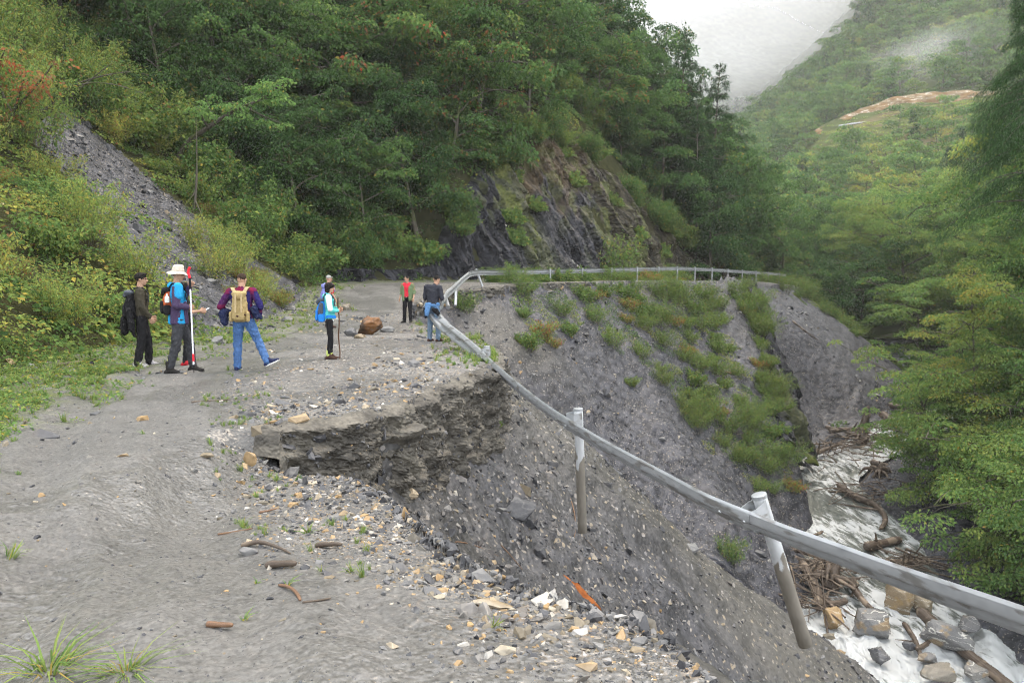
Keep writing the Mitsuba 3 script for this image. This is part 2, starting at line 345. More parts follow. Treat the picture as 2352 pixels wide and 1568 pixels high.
P3 = np.stack([gx, gy, np.nan_to_num(gz)], -1).reshape(-1, 3)
scene['far_soil'] = {'type': 'diffuse', 'reflectance': proc(lambda p, n, uv: mix([.05, .065, .025], [.10, .12, .05], fbm(p.x * .3, p.y * .3, p.z * .3, 3)))}
scene['meadow_soil'] = {'type': 'diffuse', 'reflectance': proc(lambda p, n, uv: mix(mix([.055, .072, .026], [.105, .12, .045], fbm(p.x * .5, p.y * .5, p.z * .5, 3)), [.13, .105, .062], smoothstep(.5, .66, fbm(p.x * .09 + 3, p.y * .09, p.z * .2, 3)) * .8))}
m, _ = sub(P3, q, ~OPEN, np.zeros((len(P3), 2)))
single('valley_hillside', m, 'far_soil', kind='structure', label='wooded hillsides of the valley beyond', smooth=True)
m, _ = sub(P3, q, OPEN, np.zeros((len(P3), 2)))
single('meadow_slope', m, 'meadow_soil', kind='structure', label='open grassy slope below the high road on the far hillside', smooth=True)
# ---------------------------------------------------------------- the air: thin haze all round, cloud lying in the head of the valley
scene['air'] = {'type': 'homogeneous', 'albedo': rgb(.95, .955, .965), 'sigma_t': .00028}
scene['camera']['medium'] = ref('air')
def box_to_world(lo, hi):
    lo, hi = np.asarray(lo, float), np.asarray(hi, float)
    return T4().translate(((lo + hi) / 2).tolist()).scale(((hi - lo) / 2).tolist())
scene['haze'] = {'type': 'cube', 'to_world': box_to_world((-120, -40, -34), (640, 790, 480)), 'bsdf': {'type': 'null'}, 'interior': ref('air')}
labels['haze'] = {'label': 'thin damp haze filling the whole valley', 'category': 'haze', 'kind': 'stuff'}
FLO, FHI = np.array([60., 285., 45.]), np.array([420., 640., 330.])
N3 = (72, 72, 72)
zz, yy, xx = np.meshgrid(*[np.linspace(a, b, n) for a, b, n in zip(FLO[::-1], FHI[::-1], N3)], indexing='ij')
pp = np.stack([xx, yy, zz], -1)
cl = meshkit.fbm(pp * [.012, .008, .014], 4, 401)
fine = meshkit.fbm(pp * [.035, .025, .04], 3, 402)
main = sstep(0, 1, (zz - 96) / 55 + (cl - .5) * 4.2 + (fine - .5) * 2.0) * sstep(388, 425, yy + (cl - .5) * 30) * sstep(640, 610, yy)
wx, wz = seen(xx, yy, zz)
wisp = .55 * sstep(.44, .64, cl * .6 + fine * .4 + .16 * np.exp(-((zz - (84 + (xx - 170) * .10)) / 12) ** 2) - .03) * sstep(22, 8, np.abs(zz - (86 + (xx - 170) * .10)) ) * sstep(150, 175, xx) * sstep(345, 330, yy) * sstep(286, 300, yy)
edge = sstep(FLO[2], FLO[2] + 12, zz) * sstep(FHI[2], FHI[2] - 20, zz) * sstep(FLO[0], FLO[0] + 25, xx) * sstep(FHI[0], FHI[0] - 25, xx)
dens = (main * .020 + wisp * .040) * edge + .00028
scene['cloud_air'] = {'type': 'heterogeneous', 'albedo': rgb(.997, .997, .998), 'scale': 1.0,
                      'sigma_t': {'type': 'gridvolume', 'grid': mi.VolumeGrid(np.ascontiguousarray(dens[..., None], np.float32)), 'to_world': T4().translate(FLO.tolist()).scale((FHI - FLO).tolist())}}
scene['cloud'] = {'type': 'cube', 'to_world': box_to_world(FLO, FHI), 'bsdf': {'type': 'null'}, 'interior': ref('cloud_air'), 'exterior': ref('air')}
labels['cloud'] = {'label': 'low white cloud drifting in the head of the valley', 'category': 'cloud', 'kind': 'stuff'}
# ---------------------------------------------------------------- rock face behind the far road
def cliff_fn(p, n, uv):
    """uv.x: run along the face in metres, uv.y: height in metres; strata dip steeply to the right"""
    q = uv.x + .34 * uv.y
    st = fbm(q * 3.2, uv.y * .35, 2.0, 3)
    fine = noise(q * 13, uv.y * 1.1, 5)
    grit = noise(p.x * 6, p.y * 6, p.z * 6)
    wob = fbm(uv.x * .5, uv.y * .5, 8.0, 3)
    slate = mix([.010, .0105, .013], [.042, .043, .052], smoothstep(.3, .75, st * .6 + fine * .4))
    brown = mix([.032, .024, .014], [.095, .068, .040], smoothstep(.25, .75, st * .5 + fine * .5))
    olive = mix([.020, .018, .012], [.058, .050, .031], smoothstep(.3, .7, fine * .6 + st * .4))
    c = slate
    c = mix(c, olive, smoothstep(25.5, 30, uv.x + (wob - .5) * 8))
    c = mix(c, brown, smoothstep(-1.2, 1.2, uv.y - 7.6 + (wob - .5) * 6) * smoothstep(17, 19.5, uv.x) * (1 - smoothstep(27, 31, uv.x)))
    mo = smoothstep(.45, .62, fbm(uv.x * 1.6, uv.y * .8, 4, 3))
    band = dr.exp(-dr.square((uv.x + .30 * uv.y - 19.8 + (wob - .5) * 2) / 1.3))
    c = mix(c, mix([.075, .095, .025], [.15, .16, .05], grit), dr.minimum(1, band * 1.1 + .35 * mo * smoothstep(3, 7, uv.y)) * (.35 + .65 * mo))
    v1 = dr.exp(-dr.square((q - 23.4 + (noise(uv.y * .8, 3) - .5) * .9) / .12)) * smoothstep(.42, .55, noise(uv.y * .7, 7)) * smoothstep(9, 6, uv.y)
    v2 = dr.exp(-dr.square((q - 17.3 + (noise(uv.y * .9, 13) - .5) * .8) / .10)) * smoothstep(.45, .6, noise(uv.y * .8, 17)) * smoothstep(8, 5, uv.y)
    v3 = dr.exp(-dr.square((q - 15.0 + (noise(uv.y * .9, 23) - .5) * .8) / .08)) * smoothstep(.5, .6, noise(uv.y * .9, 27)) * smoothstep(4, 2, uv.y)
    c = mix(c, mix([.05, .07, .02], [.13, .14, .045], grit), smoothstep(.5, .66, fbm(uv.x * .9, uv.y * .45, 9, 3)) * .75 * smoothstep(22, 30, uv.x))
    return mix(c, [.62, .60, .55], dr.minimum(1, v1 + v2 + v3) * .7 * smoothstep(.3, .6, noise(p.x * 5, p.y * 5, p.z * 5))) * (.8 + .4 * grit)
scene['cliff_rock'] = {'type': 'bumpmap', 'arbitrary': proc(lambda p, n, uv:   .14 * fbm((uv.x + .34 * uv.y) * 3.2, uv.y * .9, 3.0, 4) + .08 * noise(p.x * 7, p.y * 7, p.z * 7), 2e-2), 'scale': 1.0,
                       'bsdf': {'type': 'principled', 'base_color': proc(cliff_fn), 'roughness': .6, 'specular': .3}}
def cliff():
    toe = TOE[(TOE[:, 1] >= 45) & (TOE[:, 1] <= 92)]
    L = np.concatenate([[0], np.cumsum(np.linalg.norm(np.diff(toe[:, :2], axis=0), axis=1))])
    S = np.arange(0, L[-1] - 1, .16)
    px, py, ph = (np.interp(S, L, toe[:, k]) for k in (0, 1, 2))
    k = np.exp(-np.linspace(-2, 2, 41) ** 2); k /= k.sum()
    sm = lambda a: np.convolve(np.pad(a, 20, mode='edge'), k, 'valid')
    px, py = sm(px), sm(py)
    tx, ty = np.gradient(px), np.gradient(py); tl = np.hypot(tx, ty)
    nx, ny = -ty / tl, tx / tl                                        # into the hill
    Tt = np.linspace(-.06, 1.12, 110)
    s, t = np.meshgrid(S, Tt)
    H = (np.maximum(np.interp(S, L, toe[:, 2]), .3) * 1.02 + .8) * (1 + .30 * (meshkit.fbm(np.stack([S * .3, S * 0, S * 0], 1), 4, 74) - .5))
    h = t * H
    base = np.array([ground(a, b) for a, b in zip(px - nx * .5, py - ny * .5)]) - .3
    dep = .1 + h * (.34 + .12 * np.maximum(h / H - .7, 0))
    q = s + .34 * h
    ridge = np.abs(meshkit.fbm(np.stack([q * .55, h * .12, q * 0], -1), 4, 71) - .5) * 2.6 + np.abs(meshkit.fbm(np.stack([q * 2.2, h * .4, q * 0 + 5], -1), 3, 72) - .5) * .9
    dep = dep - .75 + ridge + (meshkit.fbm(np.stack([s * .8, h * .8, s * 0], -1), 3, 73) - .5) * 1.1 + (np.floor(meshkit.fbm(np.stack([q * .9, h * .22, s * 0 + 3], -1), 3, 75) * 9) / 9 - .5) * 1.5
    dep = np.where(t > 1.04, dep + (t - 1.04) * 14, dep)
    v = np.stack([px + nx * dep, py + ny * dep, base + h], -1)
    n0, n1 = t.shape
    vid = np.arange(n0 * n1).reshape(n0, n1)
    f = np.stack([vid[:-1, :-1], vid[:-1, 1:], vid[1:, 1:], vid[1:, :-1]], -1).reshape(-1, 4)
    return v.reshape(-1, 3), f, np.stack([s, h], -1).reshape(-1, 2)
v, f, uv = cliff()
CLIFF_V, CLIFF_UV = v, uv
single('rock_face', (v, f), 'cliff_rock', kind='structure', label='dark slate rock face with brown earth and white quartz veins behind the far guardrail', smooth=False, uv=uv)

# ---------------------------------------------------------------- broken faces of the road edge
def wall_fn(p, n, uv):
    mid = fbm(p.x * 6, p.y * 6, p.z * 9, 3)
    big = fbm(p.x * 1.5, p.y * 1.5, p.z * 2.5, 3)
    grit = noise(p.x * 40, p.y * 40, p.z * 40)
    c = mix([.045, .042, .036], [.135, .125, .105], smoothstep(.3, .7, mid * .6 + big * .4))
    c = mix(c, [.105, .098, .078], smoothstep(.5, .7, big) * .5)
    return c * (.7 + .6 * grit)
scene['broken_earth'] = {'type': 'bumpmap', 'arbitrary': proc(lambda p, n, uv: .05 * fbm(p.x * 9, p.y * 9, p.z * 12, 3) + .012 * noise(p.x * 45, p.y * 45, p.z * 45), 4e-3), 'scale': 1.0,
                         'bsdf': {'type': 'principled', 'base_color': proc(wall_fn), 'roughness': .55, 'specular': .3}}
FACES = []
def broken_face(i0, i1, ds, rows, amp, deep, name, lab, seed, lip=.10, push=.12, rim=.012):
    e = EDGE[i0:i1]
    L = np.concatenate([[0], np.cumsum(np.linalg.norm(np.diff(e[:, :2], axis=0), axis=1))])
    S = np.arange(0, L[-1], ds)
    x, y, z0, st = (np.interp(S, L, e[:, k]) for k in range(4))
    jag = np.stack([S * 2.2, S * 0, S * 0], 1)
    tx, ty = np.gradient(x), np.gradient(y); tl = np.hypot(tx, ty)
    k = np.hanning(11); k /= k.sum()
    nx, ny = np.convolve(np.pad(ty / tl, 5, mode='edge'), k, 'valid'), np.convolve(np.pad(-tx / tl, 5, mode='edge'), k, 'valid')   # outwards
    top = height(x - nx * (lip + .03), y - ny * (lip + .03)) + rim
    t = np.linspace(0, 1, rows)[:, None]
    D = (st + deep)[None]
    out = -lip + (lip + push) * np.minimum(t * 9, 1) + .12 * t - .02 * np.sin(t * math.pi) + (meshkit.fbm(jag, 3, seed) - .5)[None] * .28
    z = top[None] - D * np.maximum(t * 1.04 - .04, 0)
    p = np.stack([x[None] + nx[None] * out, y[None] + ny[None] * out, z], -1)
    q = p * [5, 5, 6.5]
    d = (meshkit.fbm(q, 4, seed + 1) - .5) * amp + (np.abs(meshkit.fbm(p * [1.8, 1.8, 3], 3, seed + 2) - .5) - .12) * amp * 1.8 - np.abs(meshkit.fbm(p * [13, 13, 17], 3, seed + 3) - .5) * amp * .9 + (np.floor(meshkit.noise(p * [9, 9, 9], seed + 4) * 5) / 5 - .4) * amp * .24
    d = d * np.minimum(t * 6, 1) * np.minimum(1, (st[None] + .1) / .9)
    p = p + np.stack([nx[None] * d, ny[None] * d, d * .25], -1)
    n0, n1 = p.shape[:2]
    vid = np.arange(n0 * n1).reshape(n0, n1)
    f = np.stack([vid[:-1, :-1], vid[1:, :-1], vid[1:, 1:], vid[:-1, 1:]], -1).reshape(-1, 4)
    FACES.append((p, np.stack([nx, ny], -1)))
    single(name, (p.reshape(-1, 3), f), 'broken_earth', kind='structure', label=lab, smooth=25)
broken_face(9, 19, .024, 60, .24, .45, 'broken_bank', 'broken vertical face of packed earth and stones where the road has dropped', 81, push=.17)
broken_face(19, 28, .12, 16, .34, .5, 'broken_bank', 'dark rubble step at the head of the gully below the far road', 87)

# the dark rock of the rib's hidden side
def rib_face():
    S = np.linspace(-.02, 1.03, 150); Tt = np.linspace(-.12, 1, 60)
    d = RIB_B - RIB_A; L = np.linalg.norm(d); d = d / L; e = np.array([-d[1], d[0]])
    if e[0] < 0: e = -e
    jag = (meshkit.fbm(np.stack([S * 9, S * 0, S * 0], 1), 4, 111) - .5) * 2.4
    bx, by = RIB_A[0] + d[0] * S * L + e[0] * jag, RIB_A[1] + d[1] * S * L + e[1] * jag
    top = height(bx - e[0] * .8, by - e[1] * .8, fine=False) + .15 + (meshkit.fbm(np.stack([S * 14, S * 0, S * 0], 1), 4, 112) - .45) * 1.2
    dep = 1.2 + 5.5 * np.sin(np.clip(S, 0, 1) * 2.6 + .35)
    s, t = np.meshgrid(S, Tt)
    out = -.7 * np.clip(-t / .12, 0, 1) + .38 * dep[None] * np.maximum(t, 0)
    w = np.clip(-t / .12, 0, 1)
    z = top[None] - dep[None] * np.maximum(t, 0) - 2.2 * w
    q = np.stack([s * L * .5, z * .22, s * 0], -1)
    r = (np.abs(meshkit.fbm(q * 1.6, 4, 113) - .5) * 2.6 + (np.floor(meshkit.fbm(q, 3, 114) * 8) / 8 - .5) * 1.8) * np.clip(t * 3 + .05, 0, 1) ** .5
    P = np.stack([bx[None] + e[0] * (out + r), by[None] + e[1] * (out + r), z + (meshkit.fbm(q * 3, 3, 115) - .5) * .4], -1)
    vid = np.arange(s.size).reshape(s.shape)
    f = np.stack([vid[:-1, :-1], vid[1:, :-1], vid[1:, 1:], vid[:-1, 1:]], -1).reshape(-1, 4)
    single('rock_rib', (P.reshape(-1, 3), f), {'type': 'twosided', 'b': scene['cliff_rock']}, kind='structure', label='dark jagged rock rib dividing the collapsed slope from the scree beyond', smooth=False, uv=np.stack([s * L * .8 + 2, 4 - t * 4], -1).reshape(-1, 2))
rib_face()
# ---------------------------------------------------------------- plants: materials and builders
PAL = [(0.0, (.032, .060, .028)), (.2, (.060, .115, .045)), (.4, (.105, .185, .056)), (.55, (.21, .265, .075)), (.7, (.34, .28, .06)),
       (.8, (.21, .125, .07)), (.9, (.33, .12, .05)), (1.0, (.38, .05, .04))]
def leaf_fn(p, n, uv):
    """uv.x picks the leaf's colour from green through yellow and brown to red, uv.y how pale it is; whole plants differ a little"""
    u = uv.x + (noise(p.x * .11 + 3, p.y * .11, p.z * .11) - .5) * .10
    c = mi.Color3f(PAL[0][1])
    for (a, ca), (b, cb) in zip(PAL[:-1], PAL[1:]):
        t = dr.clip((u - a) / (b - a), 0, 1)
        c = c * (1 - t) + mi.Color3f(cb) * t
    return c * (uv.y * (.85 + .3 * noise(p.x * .35, p.y * .35, p.z * .35 + 9)))
scene['leaf'] = {'type': 'principledthin', 'base_color': proc(leaf_fn), 'roughness': .38, 'diff_trans': .8, 'spec_trans': 0.0, 'eta': 1.5}
scene['bark'] = {'type': 'principled', 'base_color': proc(lambda p, n, uv: mix(mix([.045, .038, .030], [.15, .135, .11], fbm(p.x * 14, p.y * 14, p.z * 3, 3)), [.07, .09, .025], smoothstep(.5, .68, fbm(p.x * 2.2, p.y * 2.2, p.z * 1.1, 3)) * .8)), 'roughness': .85, 'specular': .2}

def leaf_mesh(c, d, nrm, L, W, fold=.35):
    """folded diamond leaves: base c, direction d, upper side nrm, length L, width W (arrays)"""
    n = len(c)
    d = d / (np.linalg.norm(d, axis=1, keepdims=True) + 1e-9)
    s = np.cross(d, nrm); s /= np.linalg.norm(s, axis=1, keepdims=True) + 1e-9
    up = np.cross(s, d)
    L, W = np.broadcast_to(L, n)[:, None], np.broadcast_to(W, n)[:, None]
    mid = c + d * L * .45
    v = np.stack([c, mid + s * W * .5 + up * W * fold * .5, c + d * L - up * L * .08, mid - s * W * .5 + up * W * fold * .5], 1).reshape(-1, 3)
    k = np.arange(n)[:, None] * 4
    f = np.concatenate([k + [0, 1, 2], k + [0, 2, 3]], 1).reshape(-1, 3)
    return v, f
def leaf_uv(rng, n, u, du, pale=1.0, dp=.18, odd=0.0, oddu=.7):
    a = np.clip(rng.normal(u, du, n), 0, 1)
    a = np.where(rng.random(n) < odd, np.clip(rng.normal(oddu, .06, n), 0, 1), a)
    b = np.clip(rng.normal(pale, dp, n), .5, 2.2)
    return np.repeat(np.stack([a, b], 1), 4, axis=0)
def unit(rng, n):
    v = rng.normal(size=(n, 3)); return v / np.linalg.norm(v, axis=1, keepdims=True)
def shape(mesh, bsdf, uv=None, smooth=False):
    return mikit.ply(mesh, bsdf, smooth=smooth, uv=uv)

def pads(rng, centres, radii, flat, n, L, u, du, odd, oddu, droop=.5, pale=1.0, hubs=None):
    """layered sprays of leaves: flat domes round the twig ends"""
    cs, ds, ns, us = [], [], [], []
    for i, (c, r) in enumerate(zip(centres, radii)):
        k = max(6, int(n * (r * r)))
        a, q = rng.random(k) * 2 * np.pi, np.sqrt(rng.random(k))
        off = np.stack([np.cos(a) * q, np.sin(a) * q, -.45 * q * q * flat * 2 + rng.normal(0, .22, k) * flat], 1) * r
        off[:, 2] -= droop * 0
        cs.append(c + off)
        out = off * [1, 1, .3] / r + unit(rng, k) * .6 + [0, 0, -droop]
        ds.append(out)
        ns.append(np.array([0, 0, 1.0]) + unit(rng, k) * .95)
        us.append(leaf_uv(rng, k, u + rng.normal(0, .035), du, pale * np.exp(rng.normal(0, .10)), .16, odd if rng.random() < .6 else odd * .1, oddu))
    c, d, nn, uv = np.vstack(cs), np.vstack(ds), np.vstack(ns), np.vstack(us)
    l = L * (.7 + .6 * rng.random(len(c)))
    return leaf_mesh(c, d, nn, l, l * .55), uv

def broadleaf(seed, H=11, R=4.2, base=.25, limbs=11, per=6, leaves=170, L=.25, u=.25, du=.06, odd=.02, oddu=.7, lean=(0, 0), flat=.55, trunk=.20, pale=1.0, padr=1.0):
    rng = np.random.default_rng(seed)
    top = np.array([lean[0] + rng.normal(0, .4), lean[1] + rng.normal(0, .4), H * .9])
    tr = curve([(0, 0, -.8), top * [.12, .12, .3] + [rng.normal(0, .15), rng.normal(0, .15), 0], top * [.45, .45, .65], top], 14)
    wood = [tube_mesh(tr, np.linspace(trunk, trunk * .25, 14), 7)]
    cen, rad = [], []
    for i in range(limbs):
        t = base + (1 - base) * (i + rng.random()) / limbs
        o = np.array([np.interp(t * 13, np.arange(14), tr[:, k]) for k in range(3)])
        az = i * 2.4 + rng.normal(0, .4)
        ln = R * (.35 + .75 * math.sin(math.pi * (.18 + .78 * (1 - t) ** .8))) * (.75 + .5 * rng.random())
        rise = ln * (.10 + .55 * t) * (.6 + .8 * rng.random())
        e = o + [math.cos(az) * ln, math.sin(az) * ln, rise]
        m = (o + e) / 2 + [0, 0, rise * .25] + rng.normal(0, .12 * ln, 3) * [1, 1, .4]
        br = curve([o, m, e], 8)
        wood.append(tube_mesh(br, np.linspace(trunk * .42 * (1.1 - .6 * t), .02, 8), 5))
        for k in range(per):
            q = .42 + .6 * (k + rng.random()) / per
            b = o + (e - o) * min(q, 1) if q > 1 else np.array([np.interp(q * 7, np.arange(8), br[:, j]) for j in range(3)])
            c = b + rng.normal(0, 1, 3) * [.24 * ln, .24 * ln, .14 * ln]
            r = padr * (.45 + .75 * rng.random()) * (.7 + .3 * R / 4.2)
            wood.append(tube_mesh(np.stack([b, (b + c) / 2 + [0, 0, .1], c]), [.035, .022, .01], 3, cap=False))
            cen.append(c); rad.append(r)
    for k in range(int(per * 1.2)):
        cen.append(top + rng.normal(0, 1, 3) * [R * .22, R * .22, .5]); rad.append(padr * (.5 + .5 * rng.random()))
    (v, f), uv = pads(rng, cen, rad, flat, leaves, L, u, du, odd, oddu, pale=pale)
    return {'trunk': shape(cat_meshes(wood), 'bark', smooth=True), 'crown': shape((v, f), 'leaf', uv=uv)}

def conifer(seed, H=17, R=3.6, tiers=26, L=.36, u=.14, du=.04, gap=.2, sprays=50, pale=1.0, droop=1.0, W=.17):
    rng = np.random.default_rng(seed)
    tr = curve([(0, 0, -.8), (rng.normal(0, .2), rng.normal(0, .2), H * .5), (rng.normal(0, .3), rng.normal(0, .3), H)], 12)
    wood = [tube_mesh(tr, np.linspace(.24, .02, 12), 7)]
    cs, ds, ns = [], [], []
    for i in range(tiers):
        t = gap + (1 - gap) * (i + rng.random() * .8) / tiers
        o = np.array([np.interp(t * 11, np.arange(12), tr[:, k]) for k in range(3)])
        for j in range(rng.integers(3, 6)):
            az = rng.random() * 2 * np.pi
            ln = R * (1.02 - t) ** .75 * (.55 + .6 * rng.random()) + .25
            e = o + [math.cos(az) * ln, math.sin(az) * ln, -.22 * ln * droop + .5 * t]
            m = (o + e) / 2 + [0, 0, .16 * ln]
            br = curve([o, m, e], 7)
            wood.append(tube_mesh(br, np.linspace(.05, .012, 7), 3, cap=False))
            k = int(sprays * ln)
            q = .15 + .85 * np.sqrt(rng.random(k))
            b = np.stack([np.interp(q * 6, np.arange(7), br[:, a]) for a in range(3)], 1)
            side = np.array([-math.sin(az), math.cos(az), 0]) * rng.choice([-1, 1], k)[:, None]
            spread = rng.random(k)[:, None] * .45 * ln * .5
            b = b + side * spread * (1 - .4 * q[:, None]) - [0, 0, .25] * spread + rng.normal(0, .10 * ln ** .5, (k, 3)) * [.6, .6, 1.0] - np.array([0, 0, .22 * droop]) * rng.random((k, 1)) ** 2
            cs.append(b); ds.append(np.array([math.cos(az), math.sin(az), 0]) * .55 + side * .55 + np.array([0, 0, -.75 * droop]) + unit(rng, k) * .6)
            ns.append(np.array([0, 0, 1.0]) + unit(rng, k) * .5)
    c, d, nn = np.vstack(cs), np.vstack(ds), np.vstack(ns)
    l = L * (.6 + .7 * rng.random(len(c)))
    return {'trunk': shape(cat_meshes(wood), 'bark', smooth=True), 'crown': shape(leaf_mesh(c, d, nn, l, l * W, .5), 'leaf', uv=leaf_uv(rng, len(c), u, du, pale, .18))}

def shrub(seed, h=1.8, r=1.2, stems=34, per=70, L=.085, W=.32, u=.42, du=.07, odd=.05, oddu=.72, arch=.5, pale=1.1, thick=.010, start=.25, spray=.10):
    """many thin arching stems with small leaves along them"""
    rng = np.random.default_rng(seed)
    wood, cs, ds, ns = [], [], [], []
    for i in range(stems):
        az, q = rng.random() * 2 * np.pi, math.sqrt(rng.random())
        b = np.array([math.cos(az), math.sin(az), 0]) * q * r * .45 - [0, 0, .25]
        ln = h * (.55 + .5 * rng.random())
        out = np.array([math.cos(az + rng.normal(0, .5)), math.sin(az + rng.normal(0, .5)), 0]) * r * (.25 + .75 * rng.random()) * q ** .5
        st = curve([b, b + out * .45 + [0, 0, ln * .6 + .2], b + out * 1.15 + [0, 0, ln + .2 - arch * .22 * ln * rng.random()]], 8)
        wood.append(tube_mesh(st, np.linspace(thick, thick * .3, 8), 3, cap=False))
        k = int(per * (.6 + .8 * rng.random()))
        t = start + (1 - start) * rng.random(k) ** .8
        p = np.stack([np.interp(t * 7, np.arange(8), st[:, a]) for a in range(3)], 1)
        off = unit(rng, k) * (spray + .13 * h * (1 - t)[:, None] * .9) * rng.random(k)[:, None] ** .5
        cs.append(p + off); ds.append(off + unit(rng, k) * .08 + [0, 0, -.05]); ns.append(np.array([0, 0, 1.0]) + unit(rng, k) * .8)
    c, d, nn = np.vstack(cs), np.vstack(ds), np.vstack(ns)
    l = L * (.7 + .6 * rng.random(len(c)))
    return {'stem': shape(cat_meshes(wood), 'bark', smooth=True), 'foliage': shape(leaf_mesh(c, d, nn, l, l * W), 'leaf', uv=leaf_uv(rng, len(c), u, du, pale, .2, odd, oddu))}

def mat(seed, r=1.1, n=170, L=.15, h=.35, u=.3, du=.07, odd=.04, oddu=.7, W=.7, pale=1.0):
    """a patch of low leafy growth"""
    rng = np.random.default_rng(seed)
    a, q = rng.random(n) * 2 * np.pi, np.sqrt(rng.random(n))
    hump = h * (1 - q ** 2) * (.4 + .6 * rng.random(n))
    c = np.stack([np.cos(a) * q * r, np.sin(a) * q * r, hump + .03], 1)
    d = np.stack([np.cos(a), np.sin(a), -.2 + 0 * a], 1) + unit(rng, n) * .9
    nn = np.array([0, 0, 1.0]) + unit(rng, n) * .6
    l = L * (.6 + .8 * rng.random(n))
    return shape(leaf_mesh(c, d, nn, l, l * W, .3), 'leaf', uv=leaf_uv(rng, n, u, du, pale, .2, odd, oddu))

def tuft(seed, n=26, h=.22, r=.10, w=.010, u=.47, du=.05, lay=.6, pale=1.2, odd=.08, oddu=.66):
    """a tuft of bent grass blades"""
    rng = np.random.default_rng(seed)
    vs, fs, uvs = [], [], []
    for i in range(n):
        az = rng.random() * 2 * np.pi
        b = np.array([math.cos(az), math.sin(az), 0]) * r * .4 * rng.random()
        ln = h * (.5 + .7 * rng.random()); o = np.array([math.cos(az), math.sin(az), 0]) * lay * ln * rng.random()
        s = np.array([-math.sin(az), math.cos(az), 0]) * w * (.7 + .6 * rng.random())
        p = [b, b + o * .35 + [0, 0, ln * .55], b + o + [0, 0, ln * (.85 - .3 * lay * rng.random())]]
        k = len(vs) * 5
        vs.append(np.array([p[0] - s * .5, p[0] + s * .5, p[1] - s * .45, p[1] + s * .45, p[2]]))
        fs += [[k, k + 1, k + 3], [k, k + 3, k + 2], [k + 2, k + 3, k + 4]]
        uu = oddu if rng.random() < odd else np.clip(rng.normal(u, du), 0, 1)
        uvs.append(np.tile([uu, np.clip(rng.normal(pale, .15), .5, 2)], (5, 1)))
    return shape((np.vstack(vs), np.array(fs)), 'leaf', uv=np.vstack(uvs))

def group_of(name, parts):
    scene[name] = {'type': 'shapegroup', **parts}
    return name
def put(key, group, p, rz=0.0, s=1.0, tilt=None, sz=None):
    t = T4().translate(list(map(float, p)))
    if tilt is not None: t = t @ T4().rotate([float(tilt[0]), float(tilt[1]), 0], float(tilt[2]))
    t = t @ T4().rotate([0, 0, 1], math.degrees(rz)) @ T4().scale([s, s, s if sz is None else sz])
    scene[key] = {'type': 'instance', 'shapegroup': ref(group), 'to_world': t}
# ---------------------------------------------------------------- trees of the hillside behind the road
RNG = np.random.default_rng(7)
BROAD = [group_of(f'kind_broad_{i}', broadleaf(100 + i, **kw)) for i, kw in enumerate([
    dict(H=8.5, R=3.3, base=.06, u=.26, du=.06, flat=.75, padr=1.1), dict(H=10, R=3.6, base=.08, u=.33, du=.06, limbs=12, flat=.65, padr=1.1, pale=1.1), dict(H=7, R=3.3, base=.05, u=.40, du=.06, flat=.5, pale=1.1),
    dict(H=8, R=3.5, base=.1, u=.33, du=.07, odd=.16, oddu=.80, pale=1.2), dict(H=10.5, R=3.4, u=.22, du=.05, base=.1, flat=.8, padr=1.1), dict(H=5, R=2.4, base=.03, limbs=8, u=.47, du=.06, odd=.05, trunk=.1, L=.2, pale=1.15)])]
CONIF = [group_of(f'kind_conifer_{i}', conifer(140 + i, **kw)) for i, kw in enumerate([dict(), dict(H=20, R=3.9, tiers=30), dict(H=14, R=3.2, u=.16)])]
def scatter(n, box, spacing, test, seed):
    rng = np.random.default_rng(seed)
    p = np.stack([rng.uniform(box[0], box[1], n), rng.uniform(box[2], box[3], n)], 1)
    p = p[test(p[:, 0], p[:, 1])]
    out = np.zeros((0, 2))
    for q in p:
        if len(out) == 0 or ((out - q) ** 2).sum(1).min() > spacing ** 2:
            out = np.vstack([out, q])
    return out
def cliff_depth(x, y):
    return np.where(y > 45, np.interp(x, [-6, -4, 0, 4, 9, 12, 16, 22], [0, 1.8, 3.8, 5.4, 5.8, 4.6, 3.4, .4]), 0)
def forest_test(x, y):
    d = along(x, y, TOE)[0]
    u, v = seen(x, y, ground(x, y))
    # the open bank of the slide on the left keeps only shrubs
    return inside(x, y, TOE) & (d > 1.6 + cliff_depth(x, y)) & (u > -300) & (u < 1950) & (v > -330) & ((y > 46) | (d > 15)) & ~on_slide(x, y)
def whereabouts(u, v):
    """which part of the forest wall a tree stands in, told by what it stands near"""
    h = 'high' if v < 150 else 'halfway up' if v < 380 else 'low'
    side = 'above the slate chute' if u < 450 else 'behind the leaning tree' if u < 720 else 'in the middle of the forest wall' if u < 1000 else 'left of the rock face' if u < 1230 else 'above the rock face' if u < 1480 else 'right of the rock face'
    return f'{h} {side}'
spots = scatter(7500, (-60, 36, 20, 122), 2.7, forest_test, 11)
WOODS = ['dark green broadleaf tree', 'mid green broadleaf tree', 'spreading green tree with layered sprays', 'broadleaf tree with browning leaves', 'tall very dark broadleaf tree', 'small light green tree']
for x, y in spots:
    u, v = seen(x, y, ground(x, y))
    i = int(RNG.choice(6, p=[.22, .26, .18, .08, .12, .14]))
    s = RNG.uniform(.75, 1.15)
    if u > 1560 and RNG.random() < .45:
        k = thing('conifer_tree', f'dark drooping conifer {whereabouts(u, v)}', 'tree', 'conifers of the hillside')
        put(k, CONIF[int(RNG.integers(3))], (x, y, ground(x, y) - .2), RNG.uniform(0, 6.28), RNG.uniform(.7, 1.0))
        continue
    k = thing('broadleaf_tree', f'{WOODS[i]} {whereabouts(u, v)}', 'tree', 'trees of the forest behind the road')
    put(k, BROAD[i], (x, y, ground(x, y) - .2), RNG.uniform(0, 6.28), s, tilt=(RNG.normal(), RNG.normal(), RNG.uniform(0, 9)))
print('forest trees', len(spots))
